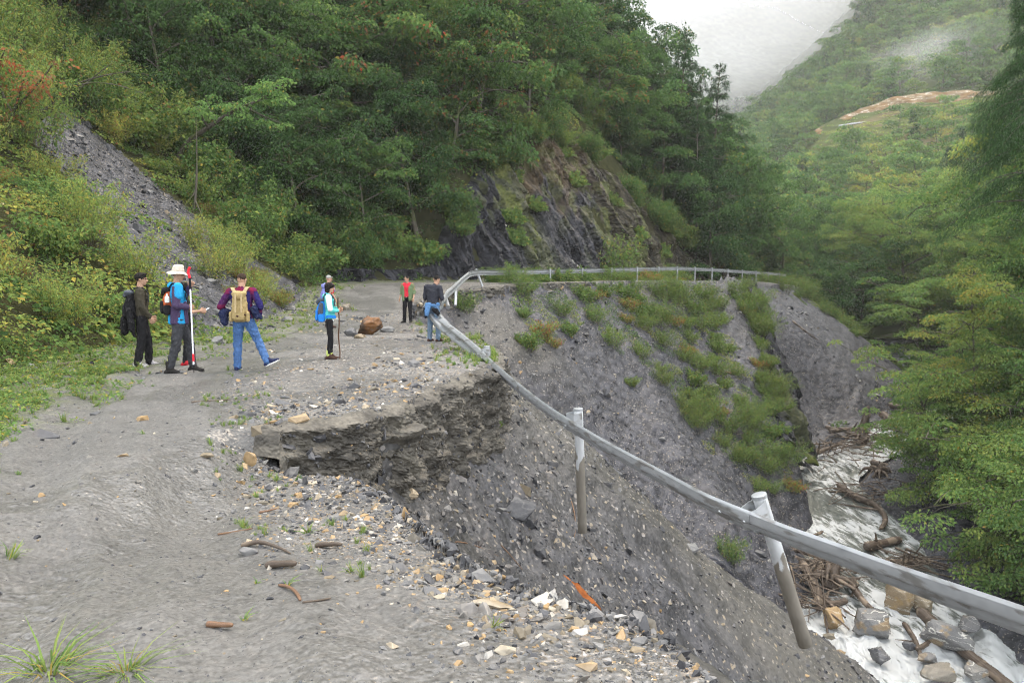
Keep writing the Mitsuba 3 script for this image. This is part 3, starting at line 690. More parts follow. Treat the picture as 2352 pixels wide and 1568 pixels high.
# undergrowth all over the hillside
MATS = [group_of(f'kind_mat_{i}', {'foliage': mat(160 + i, **kw)}) for i, kw in enumerate([dict(u=.36, n=240), dict(u=.42, L=.12, n=300), dict(u=.48, L=.19, n=150, odd=.1, pale=1.1), dict(u=.34, L=.1, n=320), dict(u=.54, L=.11, n=260, odd=.12, pale=1.25)])]
labels['undergrowth'] = {'label': 'leafy undergrowth covering the hillside between the trees and shrubs', 'category': 'undergrowth', 'kind': 'stuff'}
def mat_test(x, y):
    d = along(x, y, TOE)[0]
    u, v = seen(x, y, ground(x, y))
    return inside(x, y, TOE) & (d > .1 + cliff_depth(x, y) * 1.05 + .8 * ((x > -4.5) & (x < 17))) & (u > -250) & (u < 1900) & (v > -150) & (~on_slide(x, y, .25) | (RNG.random(len(x)) < .012))
n = 0
for (box, sp, cnt, sc) in [((-60, 36, 42, 116), 1.25, 6500, 1.5), ((-40, -6, 2, 46), .8, 9000, .9)]:
    for x, y in scatter(cnt, box, sp, mat_test, 21 + n):
        u, v = seen(x, y, ground(x, y))
        far = y > 42
        i = int(RNG.choice(5, p=[.34, .28, .12, .22, .04] if far else [.1, .2, .25, .1, .35]))
        e = .3
        gxx, gyy = ground(x + e, y) - ground(x - e, y), ground(x, y + e) - ground(x, y - e)
        nn = np.array([-gxx, -gyy, 2 * e]); nn /= np.linalg.norm(nn)
        n += 1
        put(f'undergrowth__{n:04d}' if n > 999 else f'undergrowth__{n:03d}', MATS[i], (x, y, ground(x, y)), RNG.uniform(0, 6.28), sc * RNG.uniform(.7, 1.4), tilt=(-nn[1], nn[0], math.degrees(math.acos(nn[2])) * .8))
print('undergrowth', n)
# shrubs of the open bank on the left
SHRUBS = [group_of(f'kind_shrub_{i}', shrub(180 + i, **kw)) for i, kw in enumerate([
    dict(h=2.6, r=1.5, u=.52, per=80, L=.13, pale=1.3), dict(h=2.0, r=1.4, u=.56, odd=.1, L=.12, pale=1.3), dict(h=3.4, r=1.8, stems=46, per=90, u=.47, L=.15, pale=1.25), dict(h=1.3, r=1.0, u=.53, odd=.22, oddu=.85, L=.11), dict(h=1.5, r=1.2, u=.44, L=.16, W=.65, per=50, pale=1.15)])]
SHRUB_LABELS = ['olive green willow shrub on the open bank above the rock slide', 'yellow green willow shrub on the open bank beside the rock slide', 'tall grey green willow shrub on the bank at upper left',
                'low shrub with reddish brown leaves on the bank beside the slide', 'low broad leaved green shrub on the left bank']
def shrub_test(x, y):
    d = along(x, y, TOE)[0]
    u, v = seen(x, y, ground(x, y))
    return inside(x, y, TOE) & (d > .5) & (u > -250) & (u < 780) & (v > -150) & (y < 50) & (d < 22) & ~on_slide(x, y, .7)
for x, y in scatter(4000, (-45, -6, 6, 50), 1.7, shrub_test, 31):
    u, v = seen(x, y, ground(x, y))
    high = v < 380
    i = int(RNG.choice(5, p=[.35, .3, .3, .03, .02] if high else [.12, .2, .0, .33, .35]))
    k = thing('shrub', SHRUB_LABELS[i], 'shrub', 'shrubs of the left bank')
    put(k, SHRUBS[i], (x, y, ground(x, y) - .05), RNG.uniform(0, 6.28), RNG.uniform(.75, 1.25) * (1.1 if high else .7), tilt=(.3, 1, 10))

# bushes of the forest's edge, thick down to the road
BUSH = [group_of(f'kind_bush_{i}', shrub(190 + i, **kw)) for i, kw in enumerate([
    dict(h=2.8, r=1.7, stems=36, per=90, L=.21, W=.55, u=.40, spray=.22), dict(h=2.2, r=1.6, stems=34, per=90, L=.19, W=.6, u=.46, spray=.2, odd=.04, pale=1.15), dict(h=3.2, r=1.5, stems=40, per=90, L=.24, W=.28, u=.34, spray=.25, arch=1.2), dict(h=1.6, r=1.5, stems=30, per=80, L=.24, W=.8, u=.44, spray=.2, pale=1.2)])]
BUL = ['mid green bush thick with leaves', 'light green leafy bush', 'dark drooping bamboo like bush', 'low bush of broad leaves']
def bush_test(x, y):
    d = along(x, y, TOE)[0]
    u, v = seen(x, y, ground(x, y))
    return inside(x, y, TOE) & (d > .5 + cliff_depth(x, y) * 1.05 + 1.4 * ((x > -4.5) & (x < 17))) & (u > 150) & (u < 1800) & (v > -20) & (y > 38) & ~on_slide(x, y, .5) & ((d < 7 + cliff_depth(x, y)) | (RNG.random(len(x)) < .3))
for x, y in scatter(7500, (-45, 34, 38, 104), 1.75, bush_test, 41):
    d = float(along(np.array([x]), np.array([y]), TOE)[0][0]) - float(cliff_depth(x, y))
    i = int(RNG.choice(4, p=[.34, .34, .14, .18] if d < 4 else [.36, .24, .34, .06]))
    u, v = seen(x, y, ground(x, y))
    k = thing('bush', f'{BUL[i]} {whereabouts(u, v)}', 'bush', 'bushes of the forest edge')
    put(k, BUSH[i], (x, y, ground(x, y) - .15), RNG.uniform(0, 6.28), RNG.uniform(.75, 1.25))

# single trees that stand out
for (u, v, s, i, lab) in [(870, 345, 1.45, 3, 'big tree with rust tinged outer sprays in the middle of the forest wall'), (730, 300, 1.1, 3, 'smaller rust tinged tree left of the big rust tinged one'), (1090, 330, 1.5, 1, 'large spreading light green tree above the left end of the rock face'),
                          (610, 80, 1.4, 1, 'grey green tree high in the forest above the leaning tree'), (1400, 180, 1.3, 0, 'dark tree leaning out above the brown top of the rock face'), (1480, 330, 1.2, 1, 'light green tree on the shoulder right of the rock face')]:
    p = hit(u, v)[0]
    k = thing('broadleaf_tree', lab, 'tree'); put(k, BROAD[i], p - [0, 0, .4], u, s, tilt=(-.3, 1, 8))
for (u, Y, i, s, lab) in [(1640, 86, 1, 1.12, 'tallest drooping conifer at the right end of the forested hillside'), (1598, 80, 0, 1.05, 'drooping conifer left of the tallest one on the hillside'), (1672, 98, 2, 1.3, 'conifer behind the tallest one at the edge of the hillside'), (1560, 84, 1, 1.1, 'dark conifer among broadleaf trees above the rock face')]:
    X = (u - CU) / FPIX * Y
    k = thing('conifer_tree', lab, 'tree'); put(k, CONIF[i], (X, Y, ground(X, Y) - .4), u, s)
rg2 = np.random.default_rng(12)
for i in range(26):
    Y = rg2.uniform(74, 108); u = rg2.uniform(1470, 1735); X = (u - CU) / FPIX * Y
    if float(along(np.array([X]), np.array([Y]), EDGE)[0][0]) < 5.0 or not inside(np.array([X]), np.array([Y]), EDGE)[0]: continue
    j = [0, 1, 4, 1, 0, 2][i % 6]
    k = thing('broadleaf_tree', 'green tree of the forest edge where the far road turns out of sight', 'tree', 'trees where the far road turns')
    put(k, BROAD[j], (X, Y, ground(X, Y) - .3), u, rg2.uniform(.95, 1.45))
for i, (u, v) in enumerate([(455, 575), (500, 590), (530, 628), (560, 650), (600, 668), (632, 690), (585, 690), (545, 690), (480, 640), (640, 700), (510, 575), (590, 640)]):
    p = hit(u, v)[0]
    k = thing('shrub', 'olive and rusty shrub growing in the middle of the slate chute', 'shrub', 'shrubs in the slate chute')
    put(k, SHRUBS[[1, 3, 0, 3][i % 4]], p - [0, 0, .1], i * 1.3, rg2.uniform(.5, .85), tilt=(.3, 1, 10))
# the leaning mossy tree on the left
rng = np.random.default_rng(9)
b = hit(402, 372)[0]; Y = b[1] - .6
tr = curve([b - [0, 0, .5], at(425, 335, Y), at(478, 293, Y - .6), at(548, 250, Y - 1.3), at(600, 228, Y - 1.8), at(640, 196, Y - 2)], 22)
wood = [tube_mesh(tr, np.linspace(.17, .045, 22), 8)]
cen, rad = [], []
for a, e in [((478, 293), (446, 240)), ((520, 268), (560, 262)), ((560, 245), (650, 285)), ((600, 228), (610, 190)), ((500, 280), (470, 215)), ((575, 238), (640, 230))]:
    p, q = at(*a, Y - .9), at(*e, Y - 1.6 + rng.normal(0, .6))
    br = curve([p, (p + q) / 2 + rng.normal(0, .15, 3), q], 8); wood.append(tube_mesh(br, np.linspace(.06, .012, 8), 5))
    for t in (4, 5, 6, 7): cen.append(br[t] + rng.normal(0, .25, 3)); rad.append(rng.uniform(.35, .6))
for t in (12, 14, 15, 16, 17, 18, 19, 20, 21, 21): cen.append(tr[t] + rng.normal(0, .25, 3) + [0, 0, .3]); rad.append(rng.uniform(.4, .65))
(v, f), uv = pads(rng, cen, rad, .5, 300, .17, .36, .05, .04, .7, pale=1.75)
k = thing('leaning_tree', 'mossy tree leaning far out to the right with pale silvery leaves above the slide', 'tree')
part(k, 'trunk', cat_meshes(wood), 'bark', smooth=True)
part(k, 'crown', (v, f), 'leaf', uv=uv)
def bare_tree(lab, lines, r, leaf=None, u=.9):
    ms = []; cc = []
    for i, l in enumerate(lines):
        p = curve([at(*q) for q in l], 14); ms.append(tube_mesh(p, np.linspace(r * (1 if i == 0 else .55), r * .2, 14), 6)); cc += list(p[6:])
    k = thing('sapling', lab, 'tree'); part(k, 'trunk', cat_meshes(ms), 'bark', smooth=True)
    if leaf:
        c = np.array(cc) + rng.normal(0, .18, (len(cc), 3))
        (v, f), uv = pads(rng, c, np.full(len(c), leaf), .6, 160, .15, u, .06, .3, .5, pale=1.2); part(k, 'crown', (v, f), 'leaf', uv=uv)
def yb(u, v): return hit(u, v)[0][1]
q = yb(20, 345)
bare_tree('thin tree with reddening leaves at the left edge above the slide', [[(12, 350, q), (30, 260, q), (60, 170, q - 1)], [(30, 260, q), (0, 190, q), (10, 120, q - 1)], [(35, 250, q), (90, 190, q - 1), (120, 150, q - 2)]], .09, .42, .86)
q = yb(95, 300)
bare_tree('bare grey branches arching right across the bank at upper left', [[(70, 330, q), (110, 245, q), (170, 195, q - 1), (300, 165, q - 2)], [(110, 245, q), (200, 192, q - 2), (330, 215, q - 3)], [(90, 280, q), (150, 230, q - 1), (250, 150, q - 2)]], .07)
q = yb(452, 500)
bare_tree('thin dead trunk standing straight beside the slide', [[(446, 480, q), (452, 380, q), (450, 270, q)], [(448, 460, q), (475, 520, q - .6)], [(449, 440, q), (420, 480, q - .5)]], .07)

# greenery hanging over the top of the rock face and rooted in its cracks
rg3 = np.random.default_rng(15)
hh = CLIFF_UV[:, 1]; tot = np.array([CLIFF_V[np.abs(CLIFF_UV[:, 0] - a) < .1][:, 2].max() for a in np.arange(0, CLIFF_UV[:, 0].max(), .5)])
for i in range(36):
    a = rg3.uniform(9, 46)
    top = tot[min(int(a / .5), len(tot) - 1)]
    edge = i < 26
    zt = top - (rg3.uniform(.0, 1.2) if edge else rg3.uniform(1.0, 7.0))
    d = np.abs(CLIFF_UV[:, 0] - a) * 2 + np.abs(CLIFF_V[:, 2] - zt)
    p = CLIFF_V[int(np.argmin(d))]
    if p[2] < 2.2: continue
    j = [2, 0, 2, 1][i % 4] if edge else 3
    k = thing('bush', 'bush hanging over the top edge of the rock face' if edge else 'small leafy bush rooted in a crack of the rock face', 'bush', 'bushes on the rock face')
    put(k, BUSH[j], p + [0, 0, -.5 if edge else -.3], a, rg3.uniform(.6, 1.0) if edge else rg3.uniform(.35, .6), tilt=(1, .6, 28 if edge else 45))
# ---------------------------------------------------------------- woods of the valley and of the far bank of the stream
FARK = [group_of(f'kind_far_tree_{i}', broadleaf(200 + i, **kw)) for i, kw in enumerate([
    dict(H=10, R=4.2, base=.08, limbs=8, per=4, leaves=26, L=.62, u=.38, pale=1.4, padr=1.5), dict(H=11, R=4.4, base=.08, limbs=8, per=4, leaves=26, L=.6, u=.32, pale=1.25, padr=1.5),
    dict(H=8, R=3.6, base=.08, limbs=7, per=4, leaves=28, L=.55, u=.46, pale=1.4, padr=1.4), dict(H=8, R=3.6, base=.2, limbs=7, per=4, leaves=24, L=.5, u=.55, pale=1.35, odd=.2, oddu=.68, padr=1.3)])]
FARC = group_of('kind_far_conifer', conifer(210, H=15, R=3, tiers=18, sprays=10, L=.8, u=.15, W=.3))
ROADCUT = sg.LineString([at(u, v, Y)[:2] for u, v, Y in [(1890, 290, 281), (1950, 270, 284), (2040, 250, 282), (2150, 240, 278), (2400, 210, 263)]])
CUTVIEW = shapely.affinity.translate(ROADCUT, 0, -16).buffer(17)
def far_test(x, y):
    z = far_ground(x, y)
    ok = np.isfinite(z)
    u, v = seen(x, y, np.nan_to_num(z))
    return ok & (u > 1380) & (u < 2480) & (v > -160) & (v < 800) & ((y < 425) | (z < 108 + .12 * (y - 425))) & ~shapely.contains_xy(ROADCUT.buffer(7), x, y) & ((~shapely.contains_xy(MEADOW.buffer(7), x, y) & ~shapely.contains_xy(CLEARING, x, y)) | ((RNG.random(len(x)) < .06) & ~shapely.contains_xy(CUTVIEW, x, y)))
labels['valley_forest'] = {'label': 'far misty forest covering the mountainsides at the head of the valley', 'category': 'forest', 'kind': 'stuff'}
nf = 0
for lo, hi, sp, cnt in [(235, 420, 6.2, 9000), (420, 720, 8.5, 5000)]:
    for x, y in scatter(cnt, (20, 420, lo, hi), sp, far_test, 51 + lo):
        nf += 1
        i = int(RNG.choice(4, p=[.38, .36, .2, .06]))
        z = float(far_ground(x, y))
        put(f'valley_forest__{nf:04d}' if nf > 999 else f'valley_forest__{nf:03d}', FARC if RNG.random() < .08 else FARK[i], (x, y, z - .5), RNG.uniform(0, 6.28), RNG.uniform(.8, 1.35))
VL = ['dark green far tree', 'blue green far tree', 'light green far tree', 'yellowing far tree']
def valley_place(u, v):
    h = 'on the valley floor' if v > 590 else 'on the lower slope' if v > 470 else 'on the upper slope'
    return h + (' right behind the rock face' if u < 1660 else ' below the cloud' if u < 1800 else ' below the far meadow' if u < 2020 else ' right of the far meadow')
nv = 0
for x, y in scatter(5000, (10, 180, 94, 235), 5.2, far_test, 53):
    i = int(RNG.choice(4, p=[.33, .25, .3, .12]))
    z = float(far_ground(x, y)); nv += 1
    if RNG.random() < .05:
        k = thing('conifer_tree', 'small far conifer among the broadleaf trees of the valley', 'tree', 'trees of the valley')
        put(k, FARC, (x, y, z - .4), RNG.uniform(0, 6.28), RNG.uniform(.7, 1.1)); continue
    u, v = seen(x, y, z)
    k = thing('valley_tree', f'{VL[i]} {valley_place(u, v)}', 'tree', 'trees of the valley')
    put(k, FARK[i] if y > 150 else [BROAD[1], BROAD[0], BROAD[2], BROAD[5]][i], (x, y, z - .4), RNG.uniform(0, 6.28), RNG.uniform(.75, 1.3))
print('far trees', nf, nv)
# the road cut across the far slope: a scarp of broken ochre rock with its guardrail
def cut_fn(p, n, uv):
    a = fbm(p.x * .35, p.y * .35, p.z * .8, 3); b = noise(p.x * 1.3, p.y * 1.3, p.z * 2.2)
    c = mix([.20, .13, .065], [.30, .235, .155], smoothstep(.35, .7, a))
    return mix(c, [.42, .39, .33], smoothstep(.6, .72, b) * smoothstep(.45, .6, a)) * (.75 + .5 * b)
scene['cut_rock'] = {'type': 'diffuse', 'reflectance': proc(cut_fn)}
line = curve([at(u, v, Y)[:2] for u, v, Y in [(1885, 296, 279), (1950, 276, 281), (2040, 258, 279), (2150, 248, 275), (2400, 220, 262)]], 90)
tt = np.linspace(0, 1, 16)
hgt = 6.5 * np.sin(np.linspace(.25, 2.9, 90)) ** .7 + 1.5
X = line[:, 0, None] + tt * 0; Y = line[:, 1, None] + tt * 5.5
Z = np.nan_to_num(far_ground(line[:, 0], line[:, 1] - 3))[:, None] - 1 + hgt[:, None] * tt
nn = meshkit.fbm(np.stack([X * .3, Y * .3, Z * .3], -1), 4, 101) - .5
Y = Y - nn * 5 * np.sin(tt * 3.1) ; Z = Z + nn * 1.5
vid = np.arange(X.size).reshape(X.shape)
single('rock_cutting', (np.stack([X, Y, Z], -1).reshape(-1, 3), np.stack([vid[:-1, :-1], vid[1:, :-1], vid[1:, 1:], vid[:-1, 1:]], -1).reshape(-1, 4)), {'type': 'twosided', 'b': scene['cut_rock']}, kind='structure', label='ochre and white rock cutting of a road high on the far slope', smooth=True)
cl = curve([at(u, v, Y) for u, v, Y in [(1926, 289, 276), (1960, 284, 277), (2000, 279, 277), (2036, 272, 276)]], 24)
g0 = np.array([max(z, float(far_ground(x, y)) + .6) for x, y, z in cl])
rail = np.stack([cl[:, 0], cl[:, 1], cl[:, 2]], 1)
k = thing('guardrail', 'tiny pale guardrail of the road high on the far hillside', 'guardrail')
a = np.stack([rail + [0, 0, -.3], rail + [0, -.1, -.15], rail + [0, 0, .3], rail + [0, .12, .3], rail + [0, .12, -.3]], 1)
vid = np.arange(a.shape[0] * 5).reshape(-1, 5)
f = np.concatenate([np.stack([vid[:-1, j], vid[1:, j], vid[1:, (j + 1) % 5], vid[:-1, (j + 1) % 5]], -1) for j in range(5)])
part(k, 'rail', (a.reshape(-1, 3), f), 'galvanised')
for i in range(1, 24, 3):
    part(k, 'post', tube_mesh([rail[i] + [0, .25, .3], [rail[i][0], rail[i][1] + .25, rail[i][2] - 2.2]], .12, 6), 'galvanised')
# meadow growth
labels['meadow_growth'] = {'label': 'rough grass and low bushes on the open slope below the far road', 'category': 'grass', 'kind': 'stuff'}
FARM = group_of('kind_far_mat', {'foliage': mat(220, r=2.2, n=80, L=.4, h=.5, u=.52, du=.07, pale=1.3)})
nm = 0
for x, y in scatter(5000, (60, 260, 170, 290), 2.8, lambda x, y: shapely.contains_xy(MEADOW.buffer(6), x, y) & np.isfinite(far_ground(x, y)), 57):
    nm += 1
    put(f'meadow_growth__{nm:04d}' if nm > 999 else f'meadow_growth__{nm:03d}', FARM, (x, y, float(far_ground(x, y))), RNG.uniform(0, 6.28), RNG.uniform(.5, 1.2))
# trees on the far bank of the stream
NEARK = [group_of(f'kind_bank_tree_{i}', broadleaf(230 + i, **kw)) for i, kw in enumerate([
    dict(H=13, R=4.2, base=.15, limbs=16, per=8, leaves=240, L=.19, u=.42, du=.07, pale=1.32, odd=.05, oddu=.68, flat=.6, padr=1.1), dict(H=11, R=4.4, base=.1, limbs=14, per=8, leaves=240, L=.19, u=.37, du=.06, pale=1.3, flat=.4, odd=.03),
    dict(H=9, R=4.2, base=.1, limbs=13, per=8, leaves=260, L=.17, u=.46, du=.05, odd=.06, oddu=.66, flat=.45, pale=1.3), dict(H=5.5, R=3.0, base=.03, limbs=11, per=7, leaves=300, L=.16, u=.43, du=.05, flat=.3, trunk=.1, pale=1.38)])]
BIGC = [group_of(f'kind_big_conifer_{i}', conifer(240 + i, H=32, R=10, tiers=30, sprays=150, L=.24, u=.15, droop=1.6, gap=.60, W=.14)) for i in range(2)]
def bank_test(x, y):
    sx = np.interp(y, STREAM[:, 1], STREAM[:, 0] + STREAM[:, 3])
    u, v = seen(x, y, ground(x, y))
    return (x > sx + np.interp(y, [24, 32, 50, 60], [4, 5.2, 5.2, 4])) & (u > 1500) & (u < 2620)
BL = ['tall light green tree on the wooded far bank of the stream', 'mid green spreading tree on the wooded far bank of the stream', 'pale yellow green tree with layered sprays on the far bank of the stream', 'low bushy light green tree at the foot of the far bank']
for x, y in scatter(4000, (18, 78, 16, 96), 2.9, bank_test, 61):
    sx = np.interp(y, STREAM[:, 1], STREAM[:, 0] + STREAM[:, 3])
    i = 3 if x < sx + 7.5 else int(RNG.choice(4, p=[.34, .34, .22, .10]))
    k = thing('bank_tree', BL[i], 'tree', 'trees of the far bank')
    put(k, NEARK[i], (x, y, ground(x, y) - .3), RNG.uniform(0, 6.28), RNG.uniform(.8, 1.25) * (1 + .3 * (x > sx + 14)), tilt=(RNG.normal(), RNG.normal(), RNG.uniform(0, 8)))
for (X, Y, i, s), lab in zip([(27.2, 36, 0, 1.0), (36, 49, 1, 1.05), (24.0, 24, 1, .9)],
                            ['huge dark conifer whose drooping boughs hang in at the upper right corner', 'big dark conifer standing behind the corner conifer at upper right', 'dark conifer at the right edge nearest the viewer']):
    k = thing('conifer_tree', lab, 'tree'); put(k, BIGC[i], (X, Y, ground(X, Y) - .5), i * 2.0 + 1, s)

def lean_bank(lab, X, Y, g, s, tilt, rz=0.0):
    k = thing('bank_tree', lab, 'tree'); put(k, g, (X, Y, ground(X, Y) - .3), rz, s, tilt=tilt)
lean_bank('yellow green tree leaning left over the head of the torrent', 28.2, 45.5, NEARK[2], .95, (0, 1, -16), 1.0)
lean_bank('slender tree with a straight thin pale trunk on the far bank', 28.5, 43.0, group_of('kind_slender', broadleaf(260, H=15, R=2.2, base=.45, limbs=12, per=6, leaves=240, L=.17, u=.5, odd=.06, oddu=.66, flat=.5, trunk=.11, pale=1.2)), 1.0, (0, 1, -3))
lean_bank('bright bushy tree overhanging the right shore in the middle', 26.8, 36.0, NEARK[3], 1.25, (0, 1, -12))
lean_bank('light green bush hanging over the right shore below the rail', 25.2, 31.5, NEARK[3], 1.1, (0, 1, -14), 2.0)
lean_bank('leafy tree filling the lower right corner behind the rail', 25.6, 28.0, NEARK[3], 1.2, (0, 1, -10), 4.0)

for i, (u, Y, j, sc, lab) in enumerate([(2012, 112, 2, 1.7, 'pale layered tree below the far meadow beside the valley stream'), (2072, 106, 2, 1.9, 'largest pale green tree with layered sprays below the road cutting'), (2135, 116, 0, 1.5, 'pale green tree right of the largest layered one'), (2195, 104, 1, 1.5, 'mid green tree between the layered tree and the conifer boughs'), (1955, 120, 0, 1.0, 'dark limbed open tree left of the layered trees'), (2110, 92, 3, 2.0, 'low spreading tree in front of the layered trees'), (2230, 92, 0, 1.3, 'tall yellow green tree under the conifer boughs')]):
    X = (u - CU) / FPIX * Y
    z = float(far_ground(X, Y)) if np.isfinite(far_ground(X, Y)) else ground(X, Y)
    k = thing('valley_tree', lab, 'tree'); put(k, NEARK[j], (X, Y, z - .4), i * 1.3, sc)
# ---------------------------------------------------------------- guardrails
scene['galvanised'] = {'type': 'twosided', 'b': {'type': 'principled', 'base_color': proc(lambda p, n, uv: mix(mix([.30, .32, .335], [.46, .48, .495], fbm(p.x * 9, p.y * 9, p.z * 9, 3)), mix([.13, .12, .105], [.21, .20, .18], noise(p.x * 30, p.y * 30, p.z * 30)), smoothstep(.54, .70, fbm(p.x * 5 + 2, p.y * 5, p.z * 14, 4)) * .7)), 'metallic': .6, 'roughness': .38, 'specular': .5}}
scene['muddy_steel'] = {'type': 'twosided', 'b': {'type': 'principled', 'base_color': proc(lambda p, n, uv: mix(mix([.40, .42, .43], [.55, .57, .58], noise(p.x * 20, p.y * 20, p.z * 8)), mix([.13, .12, .10], [.22, .20, .17], fbm(p.x * 14, p.y * 14, p.z * 6, 2)), smoothstep(.02, -.02, uv.y + (fbm(p.x * 18, p.y * 18, p.z * 5, 2) - .5) * .35))), 'metallic': .25, 'roughness': .5, 'specular': .4}}
W = np.array([(0, .156), (.022, .152), (.070, .118), (.083, .100), (.083, .082), (.070, .064), (.012, .026), (0, .012), (0, -.012), (.012, -.026), (.070, -.064), (.083, -.082), (.083, -.100), (.070, -.118), (.022, -.152), (0, -.156)])
def beam(path, twist, toward, n):
    """W-beam along a path; toward: side the ridges face; twist in degrees, the top coming forward"""
    p = curve(path, n)
    t = np.gradient(p, axis=0); t /= np.linalg.norm(t, axis=1, keepdims=True)
    tw = np.radians(np.interp(np.linspace(0, 1, n), np.linspace(0, 1, len(twist)), twist))
    side = np.cross(t, [0, 0, 1.0]); side /= np.linalg.norm(side, axis=1, keepdims=True)
    side = side * np.sign((side * (np.asarray(toward) - p)).sum(1, keepdims=True))
    up = np.cross(side, t); up *= np.sign(up[:, 2:])
    c, s = np.cos(tw)[:, None], np.sin(tw)[:, None]
    sd, u2 = side * c - up * s, up * c + side * s
    back = W - np.array([.007, 0])
    prof = np.vstack([W, back[::-1]])
    v = p[:, None] + prof[None, :, :1] * sd[:, None] + prof[None, :, 1:] * u2[:, None]
    m = len(prof)
    i, j = np.meshgrid(np.arange(n - 1), np.arange(m), indexing='ij')
    a = i * m + j; b = i * m + (j + 1) % m
    f = np.stack([a, b, b + m, a + m], -1).reshape(-1, 4)
    if np.linalg.det(np.stack([sd[0], u2[0], t[0]])) > 0: f = f[:, ::-1]
    return (v.reshape(-1, 3), f), p, sd, u2
def pipe(a, b, r, cap=True, sides=20):
    a, b = np.asarray(a, float), np.asarray(b, float)
    ax = (b - a) / np.linalg.norm(b - a)
    L = np.linalg.norm(b - a)
    pts = np.stack([a, a + ax * .02, b - ax * .035, b - ax * .03, b - ax * .005, b])
    return tube_mesh(pts, [r, r, r, r * 1.06, r * 1.06, r * .92], sides)
def post(parent, foot, top, r, bsdf='galvanised', mud=None, label=None):
    m = trimesh.Trimesh(*pipe(foot, top, r), process=False)
    if mud is None:
        return part(parent, 'post', (m.vertices, m.faces), bsdf, smooth=40, label=label)
    m = trimesh.Trimesh(*tube_mesh(np.linspace(foot, top, 14), [r] * 14, 20), process=False)
    h = (m.vertices - foot) @ (np.asarray(top) - foot) / np.linalg.norm(np.asarray(top) - foot) ** 2
    part(parent, 'post', (m.vertices, m.faces), 'muddy_steel', smooth=True, uv=np.stack([h * 0, h - mud], 1), label=label)
    ax = (np.asarray(top) - foot) / np.linalg.norm(np.asarray(top) - foot)
    part(parent, 'post_cap', tube_mesh([top - ax * .03, top + ax * .004, top + ax * .008], [r * 1.07, r * 1.07, r * .95], 20), 'galvanised', smooth=40)
NEAR = thing('guardrail', 'near galvanised guardrail sagging in the air over the collapsed slope', 'guardrail')
NP = [(1014, 745, 17.5), (1075, 792, 15.6), (1135, 840, 13.8), (1286, 955, 10.25), (1420, 1035, 8.7), (1548, 1103, 7.6), (1654, 1158, 6.85), (1800, 1217, 6.15), (1985, 1285, 5.4), (2352, 1414, 4.2), (2700, 1530, 3.4), (3300, 1650, 2.6)]
npts = np.array([at(*q) for q in NP])
m, P, SD, UP = beam(npts, [0, 0, 12, 34, 40, 44, 46, 48, 50, 50, 50, 50], (-6, 5, 0), 260)
part(NEAR, 'rail', m, 'galvanised', smooth=20)
def on_rail(q):
    i = int(np.argmin(np.linalg.norm(P - q, axis=1))); return P[i], SD[i], UP[i]
def fitted_post(q, top, foot, mud, r=.07):
    c, sd, up = on_rail(at(*q))
    post(NEAR, at(*foot), at(*top), r, mud=mud, label='galvanised post hanging with its muddy foot in the air')
    # spacer between rail and post, with bolts through the rail
    a = np.linspace(0, 2 * np.pi, 7)[:-1]
    pc = at(*top); pf = at(*foot); ax = (pf - pc) / np.linalg.norm(pf - pc)
    k = pc + ax * .11
    d = k - c; d -= ax * (d @ ax); L = np.linalg.norm(d); d /= L
    s = np.cross(ax, d)
    mid = k - d * (L * .5)
    ring = np.array([(-.5, -.06), (-.25, -.09), (.25, -.09), (.5, -.06), (.5, .06), (.25, .09), (-.25, .09), (-.5, .06)])
    outer = mid + ring[:, :1] * d * L + ring[:, 1:] * s
    v = np.vstack([outer - ax * .07, outer + ax * .11]); n = len(ring); j = np.arange(n)
    f = np.vstack([np.stack([j, (j + 1) % n, (j + 1) % n + n], 1), np.stack([j, (j + 1) % n + n, j + n], 1)])
    inner = mid + ring[:, :1] * d * L * .93 + ring[:, 1:] * s * .93
    v = np.vstack([v, inner - ax * .07, inner + ax * .11]); 
    f = np.vstack([f, f[:, ::-1] + 2 * n, np.stack([j, j + 2 * n, (j + 1) % n + 2 * n], 1), np.stack([j, (j + 1) % n + 2 * n, (j + 1) % n], 1)])
    part(NEAR, 'spacer', (v, f), 'galvanised')
    for e in (-.10, .10, ):
        for h in (.1, -.1):
            i = int(np.argmin(np.linalg.norm(P - c, axis=1))); i2 = min(max(int(i + e * 24), 0), len(P) - 1)
            b = P[i2] + UP[i2] * h * .92 + SD[i2] * .086
            part(NEAR, 'bolt', tube_mesh([b - SD[i2] * .01, b + SD[i2] * .01, b + SD[i2] * .016], [.02, .02, .011], 8), 'galvanised')
fitted_post((1108, 818, 14.35), (1118, 795, 14.5), (1118, 905, 14.5), .5, r=.062)
fitted_post((1312, 968, 9.9), (1328, 938, 10.1), (1338, 1222, 10.1), .62, r=.066)
fitted_post((1712, 1180, 6.6), (1743, 1136, 6.75), (1850, 1480, 6.75), .55, r=.068)
for q in ((1108, 818, 14.35), (1312, 968, 9.9), (1712, 1180, 6.6)):
    i = int(np.argmin(np.linalg.norm(P - at(*q), axis=1)))
    a, b = i - 3, i + 4
    prof = np.vstack([W + [.006, 0], (W - [.001, 0])[::-1]])
    vv = P[a:b, None] + prof[None, :, :1] * SD[a:b, None] + prof[None, :, 1:] * UP[a:b, None] * 1.01
    nn_ = len(prof); ii, jj = np.meshgrid(np.arange(b - a - 1), np.arange(nn_), indexing='ij')
    part(NEAR, 'splice', (vv.reshape(-1, 3), np.stack([ii * nn_ + jj, ii * nn_ + (jj + 1) % nn_, (ii + 1) * nn_ + (jj + 1) % nn_, (ii + 1) * nn_ + jj], -1).reshape(-1, 4)), 'galvanised', smooth=50)
m, *_ = beam([at(985, 700, 18.9), at(1008, 736, 18.3), at(1024, 752, 17.8)], [-70, -60, -50], (-6, 5, 0), 12)
